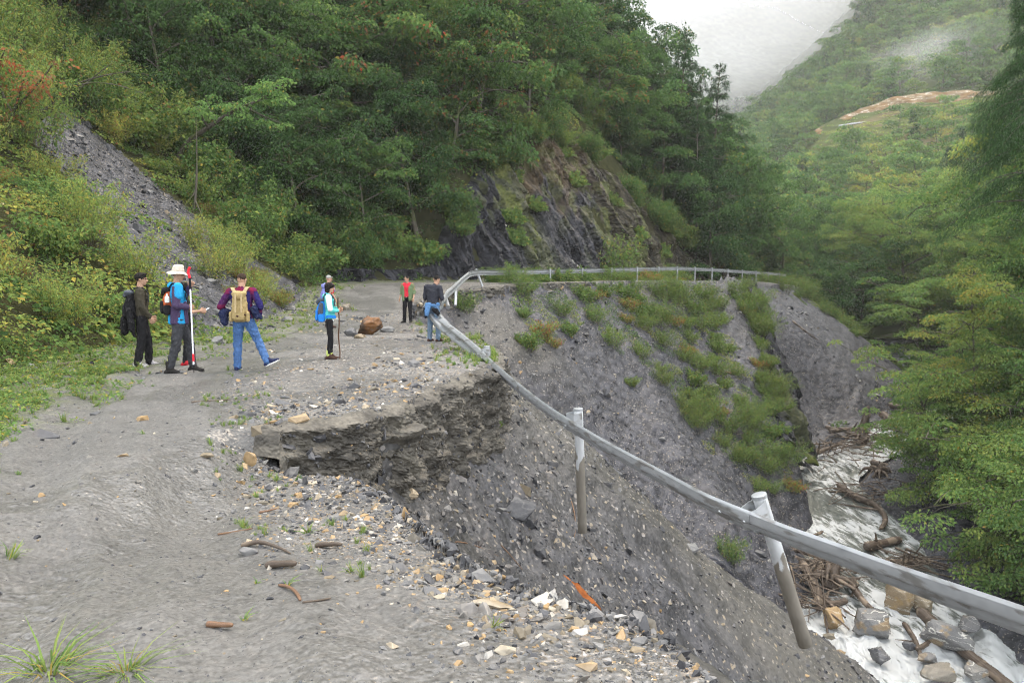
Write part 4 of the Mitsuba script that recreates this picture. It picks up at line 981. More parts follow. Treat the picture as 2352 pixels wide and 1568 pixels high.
part(NEAR, 'rail_end', m, 'galvanised', smooth=50, label='torn upturned end of the rail beside the man in the dark sweater')

FARR = thing('guardrail', 'far galvanised guardrail curving along the road below the rock face', 'guardrail')
FPTS = [(1013, 700, 21), (1030, 672, 27), (1060, 645, 34), (1088, 627, 41), (1112, 626, 44), (1185, 626, 48), (1262, 624, 51), (1338, 622, 53.7), (1420, 620, 56.5), (1500, 618, 60), (1560, 617, 64), (1640, 620, 69), (1700, 624, 75), (1760, 628, 82), (1806, 632, 89)]
fp = np.array([at(*q) for q in FPTS])
m, P2, SD2, UP2 = beam(fp, [20, 10, 0, 0, 0, 0, 0, 0, 0, 0, 0, 0, 0, 0], (0, 100, 1), 220)
part(FARR, 'rail', m, 'galvanised', smooth=50)
for u in (1185, 1262, 1338, 1405, 1460, 1508, 1551, 1592, 1632, 1669, 1703, 1734, 1762, 1788):
    su = seen(P2[:, 0], P2[:, 1], P2[:, 2])[0]
    i = int(np.argmin(np.abs(su - u) + 1e3 * (P2[:, 1] < 46)))
    c = P2[i] - SD2[i] * .12
    foot = np.array([c[0], c[1], min(ground(c[0], c[1]) - .3, c[2] - .55)])
    post(FARR, foot, c + [0, 0, .21], .07)
post(FARR, at(1109, 660, 43), at(1093, 617, 43), .07, label='loose post leaning beside the bend of the far guardrail')
post(FARR, at(1046, 702, 32), at(1048, 650, 33), .07)
post(FARR, at(1030, 706, 25), at(1022, 680, 26), .07)
# ---------------------------------------------------------------- the torrent
def water_fn(p, n, uv):
    """uv.x: how broken the water is, uv.y: distance downstream"""
    a = fbm(p.x * 1.1, p.y * .8, p.z * 1.5, 3)
    b = fbm(p.x * 7 + p.y * 1.2, p.y * 1.7, p.z * 5, 4)
    foam = smoothstep(.36, .56, a * .45 + b * .55 + uv.x * .36 - .185)
    return mix(mix([.055, .064, .056], [.115, .125, .112], b), [.43, .45, .455], foam)
scene['torrent'] = {'type': 'bumpmap', 'arbitrary': proc(lambda p, n, uv: .16 * fbm(p.x * 3.5, p.y * 2.2, 3, 4), 1e-2), 'scale': 2.0,
                    'bsdf': {'type': 'principled', 'base_color': proc(water_fn), 'roughness': .22, 'specular': .5}}
def stream():
    p = curve(STREAM, 420)
    t = np.gradient(p[:, :2], axis=0); t /= np.linalg.norm(t, axis=1, keepdims=True)
    n = np.stack([t[:, 1], -t[:, 0]], 1)
    q = np.linspace(-1.25, 1.25, 70)
    x = p[:, 0, None] + n[:, 0, None] * q * p[:, 3, None]
    y = p[:, 1, None] + n[:, 1, None] * q * p[:, 3, None]
    wild = sstep(40, 29, y) * .8 + .35 * np.exp(-((y - 42) / 3.5) ** 2) + .45 * sstep(46, 52, y)
    wild = np.clip(wild + .25 * (meshkit.fbm(np.stack([x * .4, y * .4, x * 0], -1), 3, 92) - .5), 0, 1)
    P3 = np.stack([x, y, x * 0], -1)
    z = p[:, 2, None] + (meshkit.fbm(P3 * [.9, .7, 1], 4, 93) - .5) * (.25 + 1.1 * wild) + np.abs(meshkit.fbm(P3 * 2.4, 3, 94) - .5) * .55 * wild - .12 * q ** 2
    vid = np.arange(x.size).reshape(x.shape)
    f = np.stack([vid[:-1, :-1], vid[:-1, 1:], vid[1:, 1:], vid[1:, :-1]], -1).reshape(-1, 4)
    return (np.stack([x, y, z], -1).reshape(-1, 3), f), np.stack([wild, y], -1).reshape(-1, 2)
m, uv = stream()
single('stream', m, 'torrent', kind='structure', label='white foaming mountain torrent at the foot of the slope', smooth=True, uv=uv)
# ---------------------------------------------------------------- stones
STONES = [(0, (.026, .027, .031)), (.25, (.075, .077, .083)), (.45, (.16, .16, .158)), (.6, (.16, .138, .10)), (.78, (.30, .20, .095)), (.9, (.31, .275, .21)), (1.0, (.39, .38, .355))]
def stone_fn(p, n, uv):
    """uv.x: the stone's colour from slate through grey, tan and ochre to white quartz; uv.y: how veined"""
    c = mi.Color3f(STONES[0][1])
    for (a, ca), (b, cb) in zip(STONES[:-1], STONES[1:]):
        t = dr.clip((uv.x - a) / (b - a), 0, 1)
        c = c * (1 - t) + mi.Color3f(cb) * t
    vein = smoothstep(.03, .008, dr.abs(fbm(p.x * 1.7 + p.z * 3, p.y * 1.7, p.z * 5.5, 2) - .5)) * uv.y * smoothstep(.42, .6, noise(p.x * 1.3 + 5, p.y * 1.3, p.z * 1.3)) * .8
    c = mix(c, [.55, .54, .50], vein)
    c = mix(c, [.30, .20, .08], smoothstep(.58, .7, fbm(p.x * 2.3, p.y * 2.3, p.z * 2.3, 3)) * uv.y * .6)
    return c * (.72 + .56 * fbm(p.x * 28, p.y * 28, p.z * 28, 2))
scene['stone_matter'] = {'type': 'principled', 'base_color': proc(stone_fn), 'roughness': .5, 'specular': .45}
def hull_stone(rng, n=11, flat=.55):
    p = unit(rng, n) * (.75 + .3 * rng.random((n, 1))) * [1, .62 + .3 * rng.random(), flat * (.6 + .7 * rng.random())]
    h = trimesh.convex.convex_hull(p)
    return np.array(h.vertices), np.array(h.faces)
_r = np.random.default_rng(5)
PROTO = [hull_stone(_r, int(_r.integers(8, 12))) for _ in range(24)]
def stones_mesh(rng, pts, size, tone, veined=0.0, tilt=.35, nrm=None):
    vs, fs, uv, k = [], [], [], 0
    for i, (p, s) in enumerate(zip(pts, size)):
        v, f = PROTO[int(rng.integers(len(PROTO)))]
        a = trimesh.transformations.euler_matrix(rng.normal(0, tilt), rng.normal(0, tilt), rng.random() * 6.28)[:3, :3]
        v = v * s @ a.T
        vs.append(v + p - [0, 0, s * .04]); fs.append(f + k); k += len(v)
        uv.append(np.tile([tone[i], veined if np.isscalar(veined) else veined[i]], (len(v), 1)))
    return (np.vstack(vs), np.vstack(fs)), np.vstack(uv)
def tones(rng, n, p):
    return np.clip(rng.choice([.05, .2, .36, .47, .6, .76, .88, .98], n, p=p) + rng.normal(0, .03, n), 0, 1)
def polar(rng, n, r0, r1, a0=-40, a1=40):
    a, r = np.radians(rng.uniform(a0, a1, n)), np.exp(rng.uniform(math.log(r0), math.log(r1), n))
    return r * np.sin(a), r * np.cos(a)
def road_zone(x, y):
    """how stony the road is at a point"""
    dk = along(x, y, np.c_[TRACK, TRACK[:, :1] * 0])[0]
    right = x > np.interp(y, TRACK[:, 1], TRACK[:, 0])
    m = sstep(.6, 2.0, dk + (meshkit.fbm(np.stack([x * .6, y * .6, x * 0], -1), 3, 41) - .5) * 2) * right
    m = np.where(y > 12, np.maximum(m, .35), m)
    return m * inside(x, y, EDGE) * ~inside(x, y, TOE)
rng = np.random.default_rng(77)
x, y = polar(rng, 78000, 2.6, 32, -38, 36)
w = road_zone(x, y)
patch = meshkit.fbm(np.stack([x * .9, y * .9, x * 0], -1), 3, 44)
keep = rng.random(len(x)) < w * sstep(.30, .62, patch) * 1.15 + .035
x, y = x[keep], y[keep]
r = np.hypot(x, y)
coarse = meshkit.fbm(np.stack([x * .5 + 7, y * .5, x * 0], -1), 3, 49)
size = np.clip((.005 + .0010 * r) * np.exp(rng.normal(0, .62, len(x))) * (.55 + 1.5 * sstep(.38, .66, coarse)), .005, .17)
z = height(x, y)
ton = tones(rng, len(x), [.10, .22, .20, .14, .12, .12, .06, .04])
big = np.argsort(-size / r)[:210]
rest = np.setdiff1d(np.arange(len(x)), big)
# clods and grit pressed into the mud of the track
cx, cy = polar(rng, 15000, 2.4, 13, -44, 30)
ck = along(cx, cy, np.c_[TRACK, TRACK[:, :1] * 0])[0]
g = inside(cx, cy, EDGE) & (rng.random(len(cx)) < .25 + .75 * sstep(.45, .62, meshkit.fbm(np.stack([cx * 2.2, cy * 2.2, cx * 0], -1), 3, 50))) & (ck < 2.6)
cx, cy = cx[g], cy[g]
cs = np.clip((.0022 + .0007 * np.hypot(cx, cy)) * np.exp(rng.normal(0, .5, len(cx))), .002, .03)
m, uv = stones_mesh(rng, np.r_[np.stack([x, y, z], 1)[rest], np.stack([cx, cy, height(cx, cy)], 1)], np.r_[size[rest], cs], np.r_[ton[rest], np.clip(rng.normal(.24, .07, len(cx)), .08, .5)])
single('gravel', m, 'stone_matter', 'small loose gravel strewn over the broken road', 'gravel', kind='stuff', uv=uv)
COL = ['dark slate', 'blue grey', 'grey', 'pale grey', 'olive tan', 'ochre', 'cream', 'white quartz']
for i in big:
    m, uv = stones_mesh(rng, np.array([[x[i], y[i], z[i]]]), [size[i]], [ton[i]], .15)
    c = COL[int(np.argmin(np.abs(np.array([.05, .2, .36, .47, .6, .76, .88, .98]) - ton[i])))]
    where = 'in the gravel of the near road sheet' if y[i] < 7.6 else 'on the gravel road beyond the crack'
    single('stone', m, 'stone_matter', f'loose {c} stone lying {where}', 'stone', f'{c} stones of the road', uv=uv)
# scree on the slopes
x, y = polar(rng, 30000, 4.5, 85, -14, 34)
g = ~inside(x, y, EDGE)
x, y = x[g], y[g]; r = np.hypot(x, y)
sx = np.interp(y, STREAM[:, 1], STREAM[:, 0])
g = along(x, y, STREAM)[0] > np.interp(y, STREAM[:, 1], STREAM[:, 3]) - .5
g &= rng.random(len(x)) < sstep(.3, .6, meshkit.fbm(np.stack([x * .35, y * .35, x * 0], -1), 3, 45)) + .1
x, y, r = x[g], y[g], r[g]
size = np.clip((.012 + .0016 * r) * np.exp(rng.normal(0, .6, len(x))), .01, .5)
z = height(x, y)
ton = tones(rng, len(x), [.32, .36, .20, .06, .03, .015, .01, .005])
m, uv = stones_mesh(rng, np.stack([x, y, z], 1), size, ton, .1, .6)
single('scree', m, 'stone_matter', 'loose slate rubble lying on the collapsed slopes', 'rubble', kind='stuff', uv=uv)
# rubble bedded in the slide on the left
c = hit(rng.uniform(60, 760, 9000), rng.uniform(280, 790, 9000))
c = c[on_slide(c[:, 0], c[:, 1])][:5000]
r = np.hypot(c[:, 0], c[:, 1])
m, uv = stones_mesh(rng, c, np.clip(.0019 * r * np.exp(rng.normal(0, .6, len(c))), .01, .4), tones(rng, len(c), [.52, .34, .10, .03, .01, 0, 0, 0]), 0, .6)
single('slide_rubble', m, 'stone_matter', 'dark slate rubble of the rock slide on the left bank', 'rubble', kind='stuff', uv=uv)
# stones bedded in the broken faces
ps, ss = [], []
for (p, nn), n, s0 in zip(FACES, (620, 420), (.024, .10)):
    i, j = rng.integers(2, p.shape[0] - 2, n), rng.integers(0, p.shape[1], n)
    ps.append(p[i, j]); ss.append(s0 * np.exp(rng.normal(0, .6, n)))
ps, ss = np.vstack(ps), np.clip(np.concatenate(ss), .01, .4)
m, uv = stones_mesh(rng, ps, ss, tones(rng, len(ps), [.3, .34, .2, .05, .06, .04, .01, 0]), 0, 1.2)
single('embedded_rubble', m, 'stone_matter', 'stones bedded in the broken earth faces of the road edge', 'rubble', kind='stuff', uv=uv)

# broken clods and stones along the lip of the near road sheet
e = curve(EDGE[1:10, :3], 400); ei = rng.integers(0, 400, 3000)
off = rng.normal(.03, .07, (3000, 2)); lx, ly = e[ei, 0] + off[:, 0], e[ei, 1] + off[:, 1]
ls = np.clip(.024 * np.exp(rng.normal(0, .6, 3000)), .008, .10)
m, uv = stones_mesh(rng, np.stack([lx, ly, height(lx, ly)], 1), ls, tones(rng, 3000, [.3, .28, .2, .06, .08, .05, .02, .01]), 0, .8)
single('edge_rubble', m, 'stone_matter', 'broken clods and stones along the lip of the near road sheet', 'rubble', kind='stuff', uv=uv)

# ---------------------------------------------------------------- larger stones and boulders, each its own
def boulder(seed, size, dims=(1, .8, .6), detail=3, rough=.22):
    rg = np.random.default_rng(seed)
    p = unit(rg, 18) * (.85 + .2 * rg.random((18, 1)))
    h = trimesh.convex.convex_hull(p)
    for _ in range(detail): h = h.subdivide()
    v = np.array(h.vertices)
    d = (meshkit.fbm(v * 1.6 + seed, 4, seed) - .5) * rough * 2 + (np.abs(meshkit.fbm(v * 3.5 + seed, 3, seed + 1) - .5) - .1) * rough
    v = v * (1 + d[:, None]) * np.array(dims) * size
    return v, np.array(h.faces)
def rock(u, v, px, tone, vein, lab, dims=(1, .8, .6), pos=None, rot=0.0, seed=0, sink=.3, cat='boulder', group=None, rough=.22, matter='stone_matter'):
    p = hit(u, v)[0] if pos is None else np.asarray(pos, float)
    Y = p[1]; size = px / 2 / (FPIX / Y) / dims[0]
    m = boulder(seed or int(u * 7 + v), size, dims, rough=rough)
    V0 = m[0] @ rotz(rot).T + p + [0, 0, size * dims[2] * (1 - 2 * sink)]
    k = thing('boulder' if cat == 'boulder' else 'stone', lab, cat, group)
    scene[k] = mikit.ply((V0, m[1]), matter, smooth=True, uv=np.tile([tone, vein], (len(V0), 1)))
scene['rust_rock'] = {'type': 'principled', 'base_color': proc(lambda p, n, uv: mix(mix([.055, .035, .022], [.21, .10, .038], smoothstep(.35, .65, fbm(p.x * 4, p.y * 4, p.z * 4, 3))), [.22, .19, .15], smoothstep(.62, .72, fbm(p.x * 6 + 4, p.y * 6, p.z * 6, 3)) * .6)), 'roughness': .55, 'specular': .4}
rock(849, 768, 62, .77, .0, 'large rusty brown boulder standing on the road beside the gully', (1, .8, .85), sink=.12, rough=.34, matter='rust_rock')
rock(890, 762, 40, .45, .2, 'grey flat stone right of the rusty brown boulder', (1, .7, .5), cat='stone')
rock(806, 772, 38, .3, .1, 'rounded blue grey stone left of the rusty brown boulder', (1, .8, .7), cat='stone')
rock(826, 776, 26, .65, .1, 'tan stone against the foot of the rusty brown boulder', (1, .8, .6), cat='stone')
rock(796, 712, 34, .55, .25, 'tan and grey boulder on the mud behind the teal jacketed walker', (1, .7, .7))
rock(500, 790, 38, .44, .3, 'pale bluish boulder left of the man in the plaid shirt', (1, .8, .75), seed=31)
rock(508, 728, 48, .38, .3, 'large grey boulder at the foot of the slide behind the man in the plaid shirt', (1, .8, .7))
rock(497, 752, 30, .3, .1, 'small dark boulder below the large grey one at the foot of the slide', (1, .8, .55), cat='stone')
rock(668, 712, 30, .46, .1, 'grey stone right of the man in the plaid shirt', (1, .8, .6), cat='stone')
rock(660, 738, 30, .3, .1, 'dark stone right of the plaid shirt at road level', (1, .8, .6), cat='stone')
rock(488, 655, 34, .42, .1, 'pale grey stone high at the foot of the slide above the hikers', (1, .8, .5), cat='stone')
rock(572, 1272, 52, .42, .0, 'rounded pale grey stone half sunk in the mud of the near road', (1, .75, .6), cat='stone', sink=.35, rough=.12)
rock(1130, 1392, 120, .62, .4, 'long flat brown and white stone sunk in grey mud near the collapsed edge', (1, .4, .2), cat='stone', sink=.35, rot=-.25, rough=.12)
rock(470, 1050, 50, .62, .0, 'flat tan slab lying on the gravel left of the crack', (1, .6, .25), cat='stone', rough=.12)
rock(575, 1070, 34, .74, .0, 'upright orange stone leaning beside the crack', (1, .5, 1.3), cat='stone', sink=.2, rough=.15)
for i, (u, v, px, tone, lab) in enumerate([(1010, 1375, 36, .9, 'pale cream flat stone on the near gravel below the sunk brown stone'), (978, 1330, 20, .88, 'cream block of stone on the near gravel sheet'), (1080, 1440, 28, .78, 'orange stone beside dark pebbles on the near gravel sheet'),
                                         (1160, 1505, 60, .9, 'long white and ochre stone near the bottom edge of the road'), (880, 1105, 26, .3, 'grey flat stone at the lip below the broken face'), (790, 1180, 36, .2, 'blue grey stone on the gravel below the broken face'),
                                         (820, 1210, 26, .93, 'white stone on the gravel below the broken face'), (1052, 1500, 44, .30, 'dark grey slab among pebbles at the bottom of the road'), (900, 1485, 40, .88, 'buff stone at the bottom of the road')]):
    rock(u, v, px, tone, .1, lab, (1, .65, .4), cat='stone', rot=i * 1.1, seed=300 + i, rough=.14)
rock(972, 995, 32, .84, 0, 'buff slab stuck out of the broken earth face', (1, .4, .6), pos=hit(972, 1000)[0] + [0, -.05, 0], cat='stone', sink=.5, rough=.12)
# boulders in the torrent
def at_level(u, v, dz=0.0):
    d = ray(u, v); Y = 30.0
    for _ in range(20):
        Y = (np.interp(Y, STREAM[:, 1], STREAM[:, 2]) + dz - EYE[2]) / d[2]
    return EYE + d * Y
for i, (u, v, px, tone, vein, dims, rot, lab) in enumerate([
    (2000, 1440, 125, .40, .9, (1, .85, .62), .5, 'large grey boulder with white veins in mid torrent'), (1915, 1425, 62, .74, .7, (.9, .8, .9), .2, 'yellow brown boulder left of the veined one in the torrent'),
    (2062, 1390, 72, .66, .8, (.8, .8, 1.1), .9, 'tall tan boulder under the sagging rail in the torrent'), (2118, 1392, 74, .62, .6, (.9, .7, .9), 1.4, 'brown boulder right of the tall tan one in the torrent'),
    (2018, 1510, 58, .28, .3, (1, .8, .7), .3, 'dark rounded boulder in white water near the bottom edge'), (2088, 1485, 40, .25, .3, (1, .8, .6), 1, 'small dark boulder in white water right of the dark rounded one'),
    (2175, 1480, 125, .42, 1.0, (1, .8, .75), -.4, 'large striped boulder beside the long log in the torrent'), (2130, 1518, 60, .36, .6, (1, .7, .6), .6, 'brown boulder below the large striped one'),
    (2160, 1550, 110, .55, .8, (1, .7, .4), .1, 'low flat boulder at the bottom edge in the torrent'), (2225, 1440, 70, .3, .4, (1, .8, .7), .8, 'dark boulder behind the long log on the right of the torrent'),
    (1905, 1462, 32, .6, .2, (1, .8, .5), 0, 'small brown boulder in the foam at the left shore'), (1930, 1500, 36, .7, .2, (1, .8, .4), 0, 'tan boulder at the left shore near the bottom'),
    (2245, 1545, 80, .48, .8, (1, .7, .6), .5, 'pale veined boulder at the lower right in the torrent'), (2100, 1035, 44, .88, .3, (1, .8, .9), .5, 'pale orange boulder at the head of the visible torrent'),
    (2060, 1320, 60, .92, .2, (1, .6, .45), .3, 'pale quartz boulder among driftwood on the right shore')]):
    p = at_level(u, v, .3)
    rock(u, v, px, tone, vein, lab, dims, pos=p, rot=rot, seed=400 + i, sink=.35)
for i, (u, v, px, tone, lab) in enumerate([(1345, 770, 22, .12, 'dark wet boulder on the upper scree'), (1585, 1255, 58, .4, 'pale grey slab sliding on the slope left of the yellow bush'),
                                         (1395, 1110, 40, .3, 'grey slab on the slope right of the first hanging post'), (940, 1120, 50, .86, 'pale ochre block among black roots below the broken face'), (1190, 1180, 110, .16, 'overhanging lump of dark clay on the slope'), (1240, 1270, 60, .15, 'second lump of dark clay lower on the slope'),
                                         (1520, 1010, 26, .3, 'grey stone lying on the far scree'), (1700, 1190, 34, .84, 'pale stone on the slope just below the rail')]):
    rock(u, v, px, tone, .1, lab, (1, .7, .55), seed=500 + i, sink=.4, cat='stone', rot=i)
# red clay scar
p = hit(1335, 1370)[0]
scene['red_clay'] = {'type': 'diffuse', 'reflectance': proc(lambda p, n, uv: mix([.13, .04, .015], [.30, .11, .04], fbm(p.x * 12, p.y * 12, p.z * 12, 3)))}
m = boulder(77, .52, (.22, .42, 1.0), rough=.5)
V0 = m[0] @ trimesh.transformations.rotation_matrix(-.82, [0, 1, 0])[:3, :3].T + p + [0.0, .1, -.03]
single('clay_lump', (V0, m[1]), 'red_clay', 'orange red clay lump exposed in the slope below the near guardrail', 'clay', smooth=True)

# ---------------------------------------------------------------- grass and herbs
TUFTS = [group_of(f'kind_tuft_{i}', {'blades': tuft(600 + i, **kw)}) for i, kw in enumerate([dict(u=.47), dict(u=.42, h=.15, n=20), dict(u=.5, h=.3, n=22, w=.014, pale=1.3)])]
HERBS = [group_of(f'kind_herb_{i}', {'foliage': mat(610 + i, r=.22, n=34, L=.075, h=.12, u=.45, W=.45, pale=1.25)}) for i in range(2)]
labels['grass'] = {'label': 'short grass and weeds along the verge and sprouting from the mud', 'category': 'grass', 'kind': 'stuff'}
x, y = polar(rng, 60000, 2.2, 45, -50, 20)
dT = along(x, y, TOE)[0]; dk = along(x, y, np.c_[TRACK, TRACK[:, :1] * 0])[0]
pn = meshkit.fbm(np.stack([x * .8, y * .8, x * 0], -1), 3, 46)
left = x < np.interp(y, TRACK[:, 1], TRACK[:, 0])
w = sstep(2.9, .7, dT + (pn - .5) * 4.5) * left * (.12 + .6 * sstep(.4, .6, meshkit.fbm(np.stack([x * 1.7, y * 1.7, x * 0], -1), 3, 48)))
w = np.maximum(w, left * sstep(.75, 1.5, dk + (pn - .5) * 1.6) * sstep(15, 12, y) * (.32 + .68 * sstep(.36, .54, meshkit.fbm(np.stack([x * 1.7, y * 1.7, x * 0], -1), 3, 48))))
w = np.maximum(w, (~left) * sstep(.75, 1.0, dk) * sstep(2.1, 1.2, dk) * sstep(.42, .58, pn) * (.02 + .16 * (y > 5.5)) * (y < 14))
w = np.maximum(w, sstep(.55, .72, pn) * .004 * (dk > .5) * (y < 12))
w = np.maximum(w, sstep(1.6, .3, along(x, y, EDGE)[0]) * sstep(12.5, 15, y) * sstep(24, 19, y) * .6)
w = np.maximum(w, sstep(1.2, .3, dT) * (y > 40) * .9)
g = (rng.random(len(x)) < w) & inside(x, y, EDGE) & (~inside(x, y, TOE) | (dT < .6))
x, y = x[g], y[g]; z = height(x, y)
print('tufts', len(x))
for i in range(len(x)):
    s = rng.uniform(.35, .85) * (1 + .03 * y[i]) * (.55 if x[i] > np.interp(y[i], TRACK[:, 1], TRACK[:, 0]) and y[i] < 13 else .8)
    kk = f'grass__{i + 1:04d}' if i >= 999 else f'grass__{i + 1:03d}'
    if rng.random() < .3 and y[i] < 22 and x[i] < np.interp(y[i], TRACK[:, 1], TRACK[:, 0]): put(kk, HERBS[int(rng.integers(2))], (x[i], y[i], z[i]), rng.uniform(0, 6.28), s * 1.1)
    else: put(kk, TUFTS[int(rng.choice(3, p=[.45, .4, .15]))], (x[i], y[i], z[i] - .01), rng.uniform(0, 6.28), s, tilt=(rng.normal(), rng.normal(), rng.uniform(0, 30)), sz=s * rng.uniform(.4, 1.0))
CLUMP = [group_of('kind_clump', {'blades': tuft(620, n=70, h=.42, r=.22, w=.010, u=.46, lay=1.5, pale=1.15, odd=.2, oddu=.72)}), group_of('kind_sprig', {'blades': tuft(621, n=9, h=.17, r=.05, w=.016, u=.46, lay=1.0, pale=1.3)})]
for u, v, s, lab in [(110, 1545, .8, 'long bladed grass clump in the bottom left corner'), (290, 1540, .6, 'second long bladed grass clump right of the corner clump'), (590, 1340, .7, 'grass sprig beside driftwood on the near road'), (660, 1345, .9, 'bright grass sprig above the curved stick'),
                     (560, 1420, .8, 'grass sprig near the thick stick on the near road'), (330, 1000, .9, 'grass sprig on the right rim of the muddy track')]:
    p = hit(u, v)[0]
    k = thing('grass_clump', lab, 'grass'); put(k, CLUMP[0] if v > 1500 else CLUMP[1], p - [0, 0, .01], u, s * (1 if v > 1500 else .6), sz=s * (.38 if v > 1500 else .45))

# ---------------------------------------------------------------- growth on the slopes below the far rail
def zone(pts):
    return sg.Polygon(hit(*np.array(pts, float).T)[:, :2]).buffer(.3)
ZA = zone([(1120, 648), (1330, 640), (1560, 640), (1560, 690), (1430, 730), (1420, 800), (1330, 720), (1265, 790), (1235, 760), (1180, 700)])
ZB = zone([(1420, 690), (1530, 645), (1640, 690), (1690, 830), (1770, 1000), (1818, 1120), (1740, 1120), (1640, 1040), (1560, 930), (1480, 830)])
ZC = zone([(1720, 640), (1800, 640), (1900, 680), (2010, 790), (1960, 770), (1880, 710), (1760, 665)])
SLOPEK = [group_of(f'kind_slope_shrub_{i}', shrub(640 + i, **kw)) for i, kw in enumerate([dict(h=1.6, r=1.1, u=.45, per=60, L=.12), dict(h=1.1, r=.9, u=.44, per=50, L=.13, W=.5), dict(h=2.6, r=1.5, u=.46, stems=44, per=80, L=.14, W=.25, pale=1.05), dict(h=.9, r=.8, u=.55, odd=.3, oddu=.9, per=50, L=.11)])]
KL = {71: ['olive shrub just under the straight part of the far guardrail', 'low broad leaved shrub just under the straight part of the far guardrail', '', 'low reddening shrub just under the straight part of the far guardrail'],
      72: ['olive shrub in the thick growth on the rock rib', 'low broad leaved shrub in the thick growth on the rock rib', 'feathery pale yellow green shrub in the thick growth on the rock rib', 'low reddening shrub in the thick growth on the rock rib'],
      73: ['olive shrub along the rim of the scree beyond the rock rib', 'low broad leaved shrub along the rim of the scree beyond the rock rib', 'feathery shrub along the rim of the scree beyond the rock rib', '']}
labels['slope_growth'] = {'label': 'thin moss and weeds clinging to the slopes below the far guardrail', 'category': 'weeds', 'kind': 'stuff'}
ns = 0
for poly, dens, sp, pr, seed in [(ZA, 900, 1.25, [.4, .38, .0, .22], 71), (ZB, 1500, 1.0, [.36, .32, .18, .14], 72), (ZC, 700, 1.3, [.5, .3, .2, 0], 73)]:
    a, b, c2, d2 = poly.bounds
    tst = lambda x, y, poly=poly: shapely.contains_xy(poly, x, y) & (along(x, y, EDGE)[0] > .4)
    for x, y in scatter(dens, (a, c2, b, d2), sp, tst, seed):
        if RNG.random() < .26: continue
        i = int(RNG.choice(4, p=pr))
        k = thing('shrub', KL[seed][i], 'shrub', 'shrubs of the slope below the far guardrail')
        put(k, SLOPEK[i], (x, y, ground(x, y) - .1), RNG.uniform(0, 6.28), RNG.uniform(.55, 1.1), tilt=(.3, 1, 12))
    for x, y in scatter(dens * 2, (a, c2, b, d2), .55, tst, seed + 10):
        if RNG.random() < .38: continue
        ns += 1
        put(f'slope_growth__{ns:04d}' if ns > 999 else f'slope_growth__{ns:03d}', MATS[int(RNG.choice(5, p=[.1, .2, .1, .25, .35]))], (x, y, ground(x, y) - .05), RNG.uniform(0, 6.28), RNG.uniform(.35, .7), tilt=(.5, .8, 38))
for u, v, i, s, lab in [(1245, 772, 3, 1.1, 'bright yellow shrub hanging at the lower end of the growth on the upper scree'), (1215, 800, 1, .9, 'uprooted green branch lying on the upper scree'), (1680, 1285, 0, .75, 'yellow green bush alone on the near slope beside the leaning post'), (1070, 712, 0, .8, 'grassy shrub at the broken verge beside the man in the dark sweater'),
                     (1410, 640, 0, 1.6, 'slender green sapling standing by the far guardrail'), (1448, 885, 1, .5, 'small weed on the bare scree'), (1130, 930, 1, .5, 'weeds hanging on the far corner of the broken face')]:
    p = hit(u, v)[0]
    k = thing('shrub', lab, 'shrub'); put(k, SLOPEK[i], p - [0, 0, .1], u, s * p[1] / (38 if v < 900 else 30))

# ---------------------------------------------------------------- driftwood and sticks
scene['wet_wood'] = {'type': 'principled', 'base_color': proc(lambda p, n, uv: mix(mix([.035, .026, .020], [.13, .10, .075], fbm(uv.x * 3, uv.y * 40, 1.0, 3)), [.24, .19, .14], smoothstep(.62, .8, noise(p.x * 3, p.y * 3, p.z * 3)) * .7)), 'roughness': .6, 'specular': .35}
scene['brown_wood'] = {'type': 'principled', 'base_color': proc(lambda p, n, uv: mix([.07, .04, .025], [.24, .14, .08], fbm(uv.x * 3, uv.y * 40, 1.0, 3))), 'roughness': .55, 'specular': .35}
def log_mesh(pts, r0, r1, seed, n=30, sides=11, rough=.24):
    p = curve(pts, n)
    k = np.arange(n)
    v, f = tube_mesh(p, np.linspace(r0, r1, n) * np.where((k == 0) | (k == n - 1), .55, np.where((k == 1) | (k == n - 2), .9, 1)), sides)
    c = np.repeat(p, sides, axis=0); c = np.vstack([c, p[:1], p[-1:]])
    rad = v - c
    d = (meshkit.fbm(v * (.9 / max(r0, .02)) + seed, 4, seed) - .5) * 2 * rough
    v = c + rad * (1 + d[:, None])
    uv = np.stack([np.concatenate([np.repeat(np.linspace(0, 1, n), sides), [0, 1]]), np.concatenate([np.tile(np.arange(sides) / sides, n), [0, 0]])], 1)
    return v, f, uv
def log(name, lab, ends, r0, r1, seed, bend=.12, mat='wet_wood', stubs=0, cat='log', group=None):
    a = np.asarray(ends, float)
    rg = np.random.default_rng(seed)
    L = np.linalg.norm(a[-1] - a[0])
    pts = a if len(a) > 2 else np.stack([a[0], (a[0] + a[1]) / 2 + rg.normal(0, bend * L * .4, 3) * [1, 1, .4], a[1]])
    ms = [log_mesh(pts, r0, r1, seed)]
    for j in range(stubs):
        t = .25 + .6 * rg.random(); b = curve(pts, 20)[int(t * 19)]
        ms.append(log_mesh([b, b + rg.normal(0, 1, 3) * L * .12 + [0, 0, L * .08]], r0 * .4, r0 * .1, seed + j + 1, 6, 6))
    v, f = cat_meshes([(q[0], q[1]) for q in ms]); uv = np.vstack([q[2] for q in ms])
    single(name, (v, f), mat, lab, cat, group, uv=uv, smooth=True)
def lv(u, v, dz=.25): return at_level(u, v, dz)
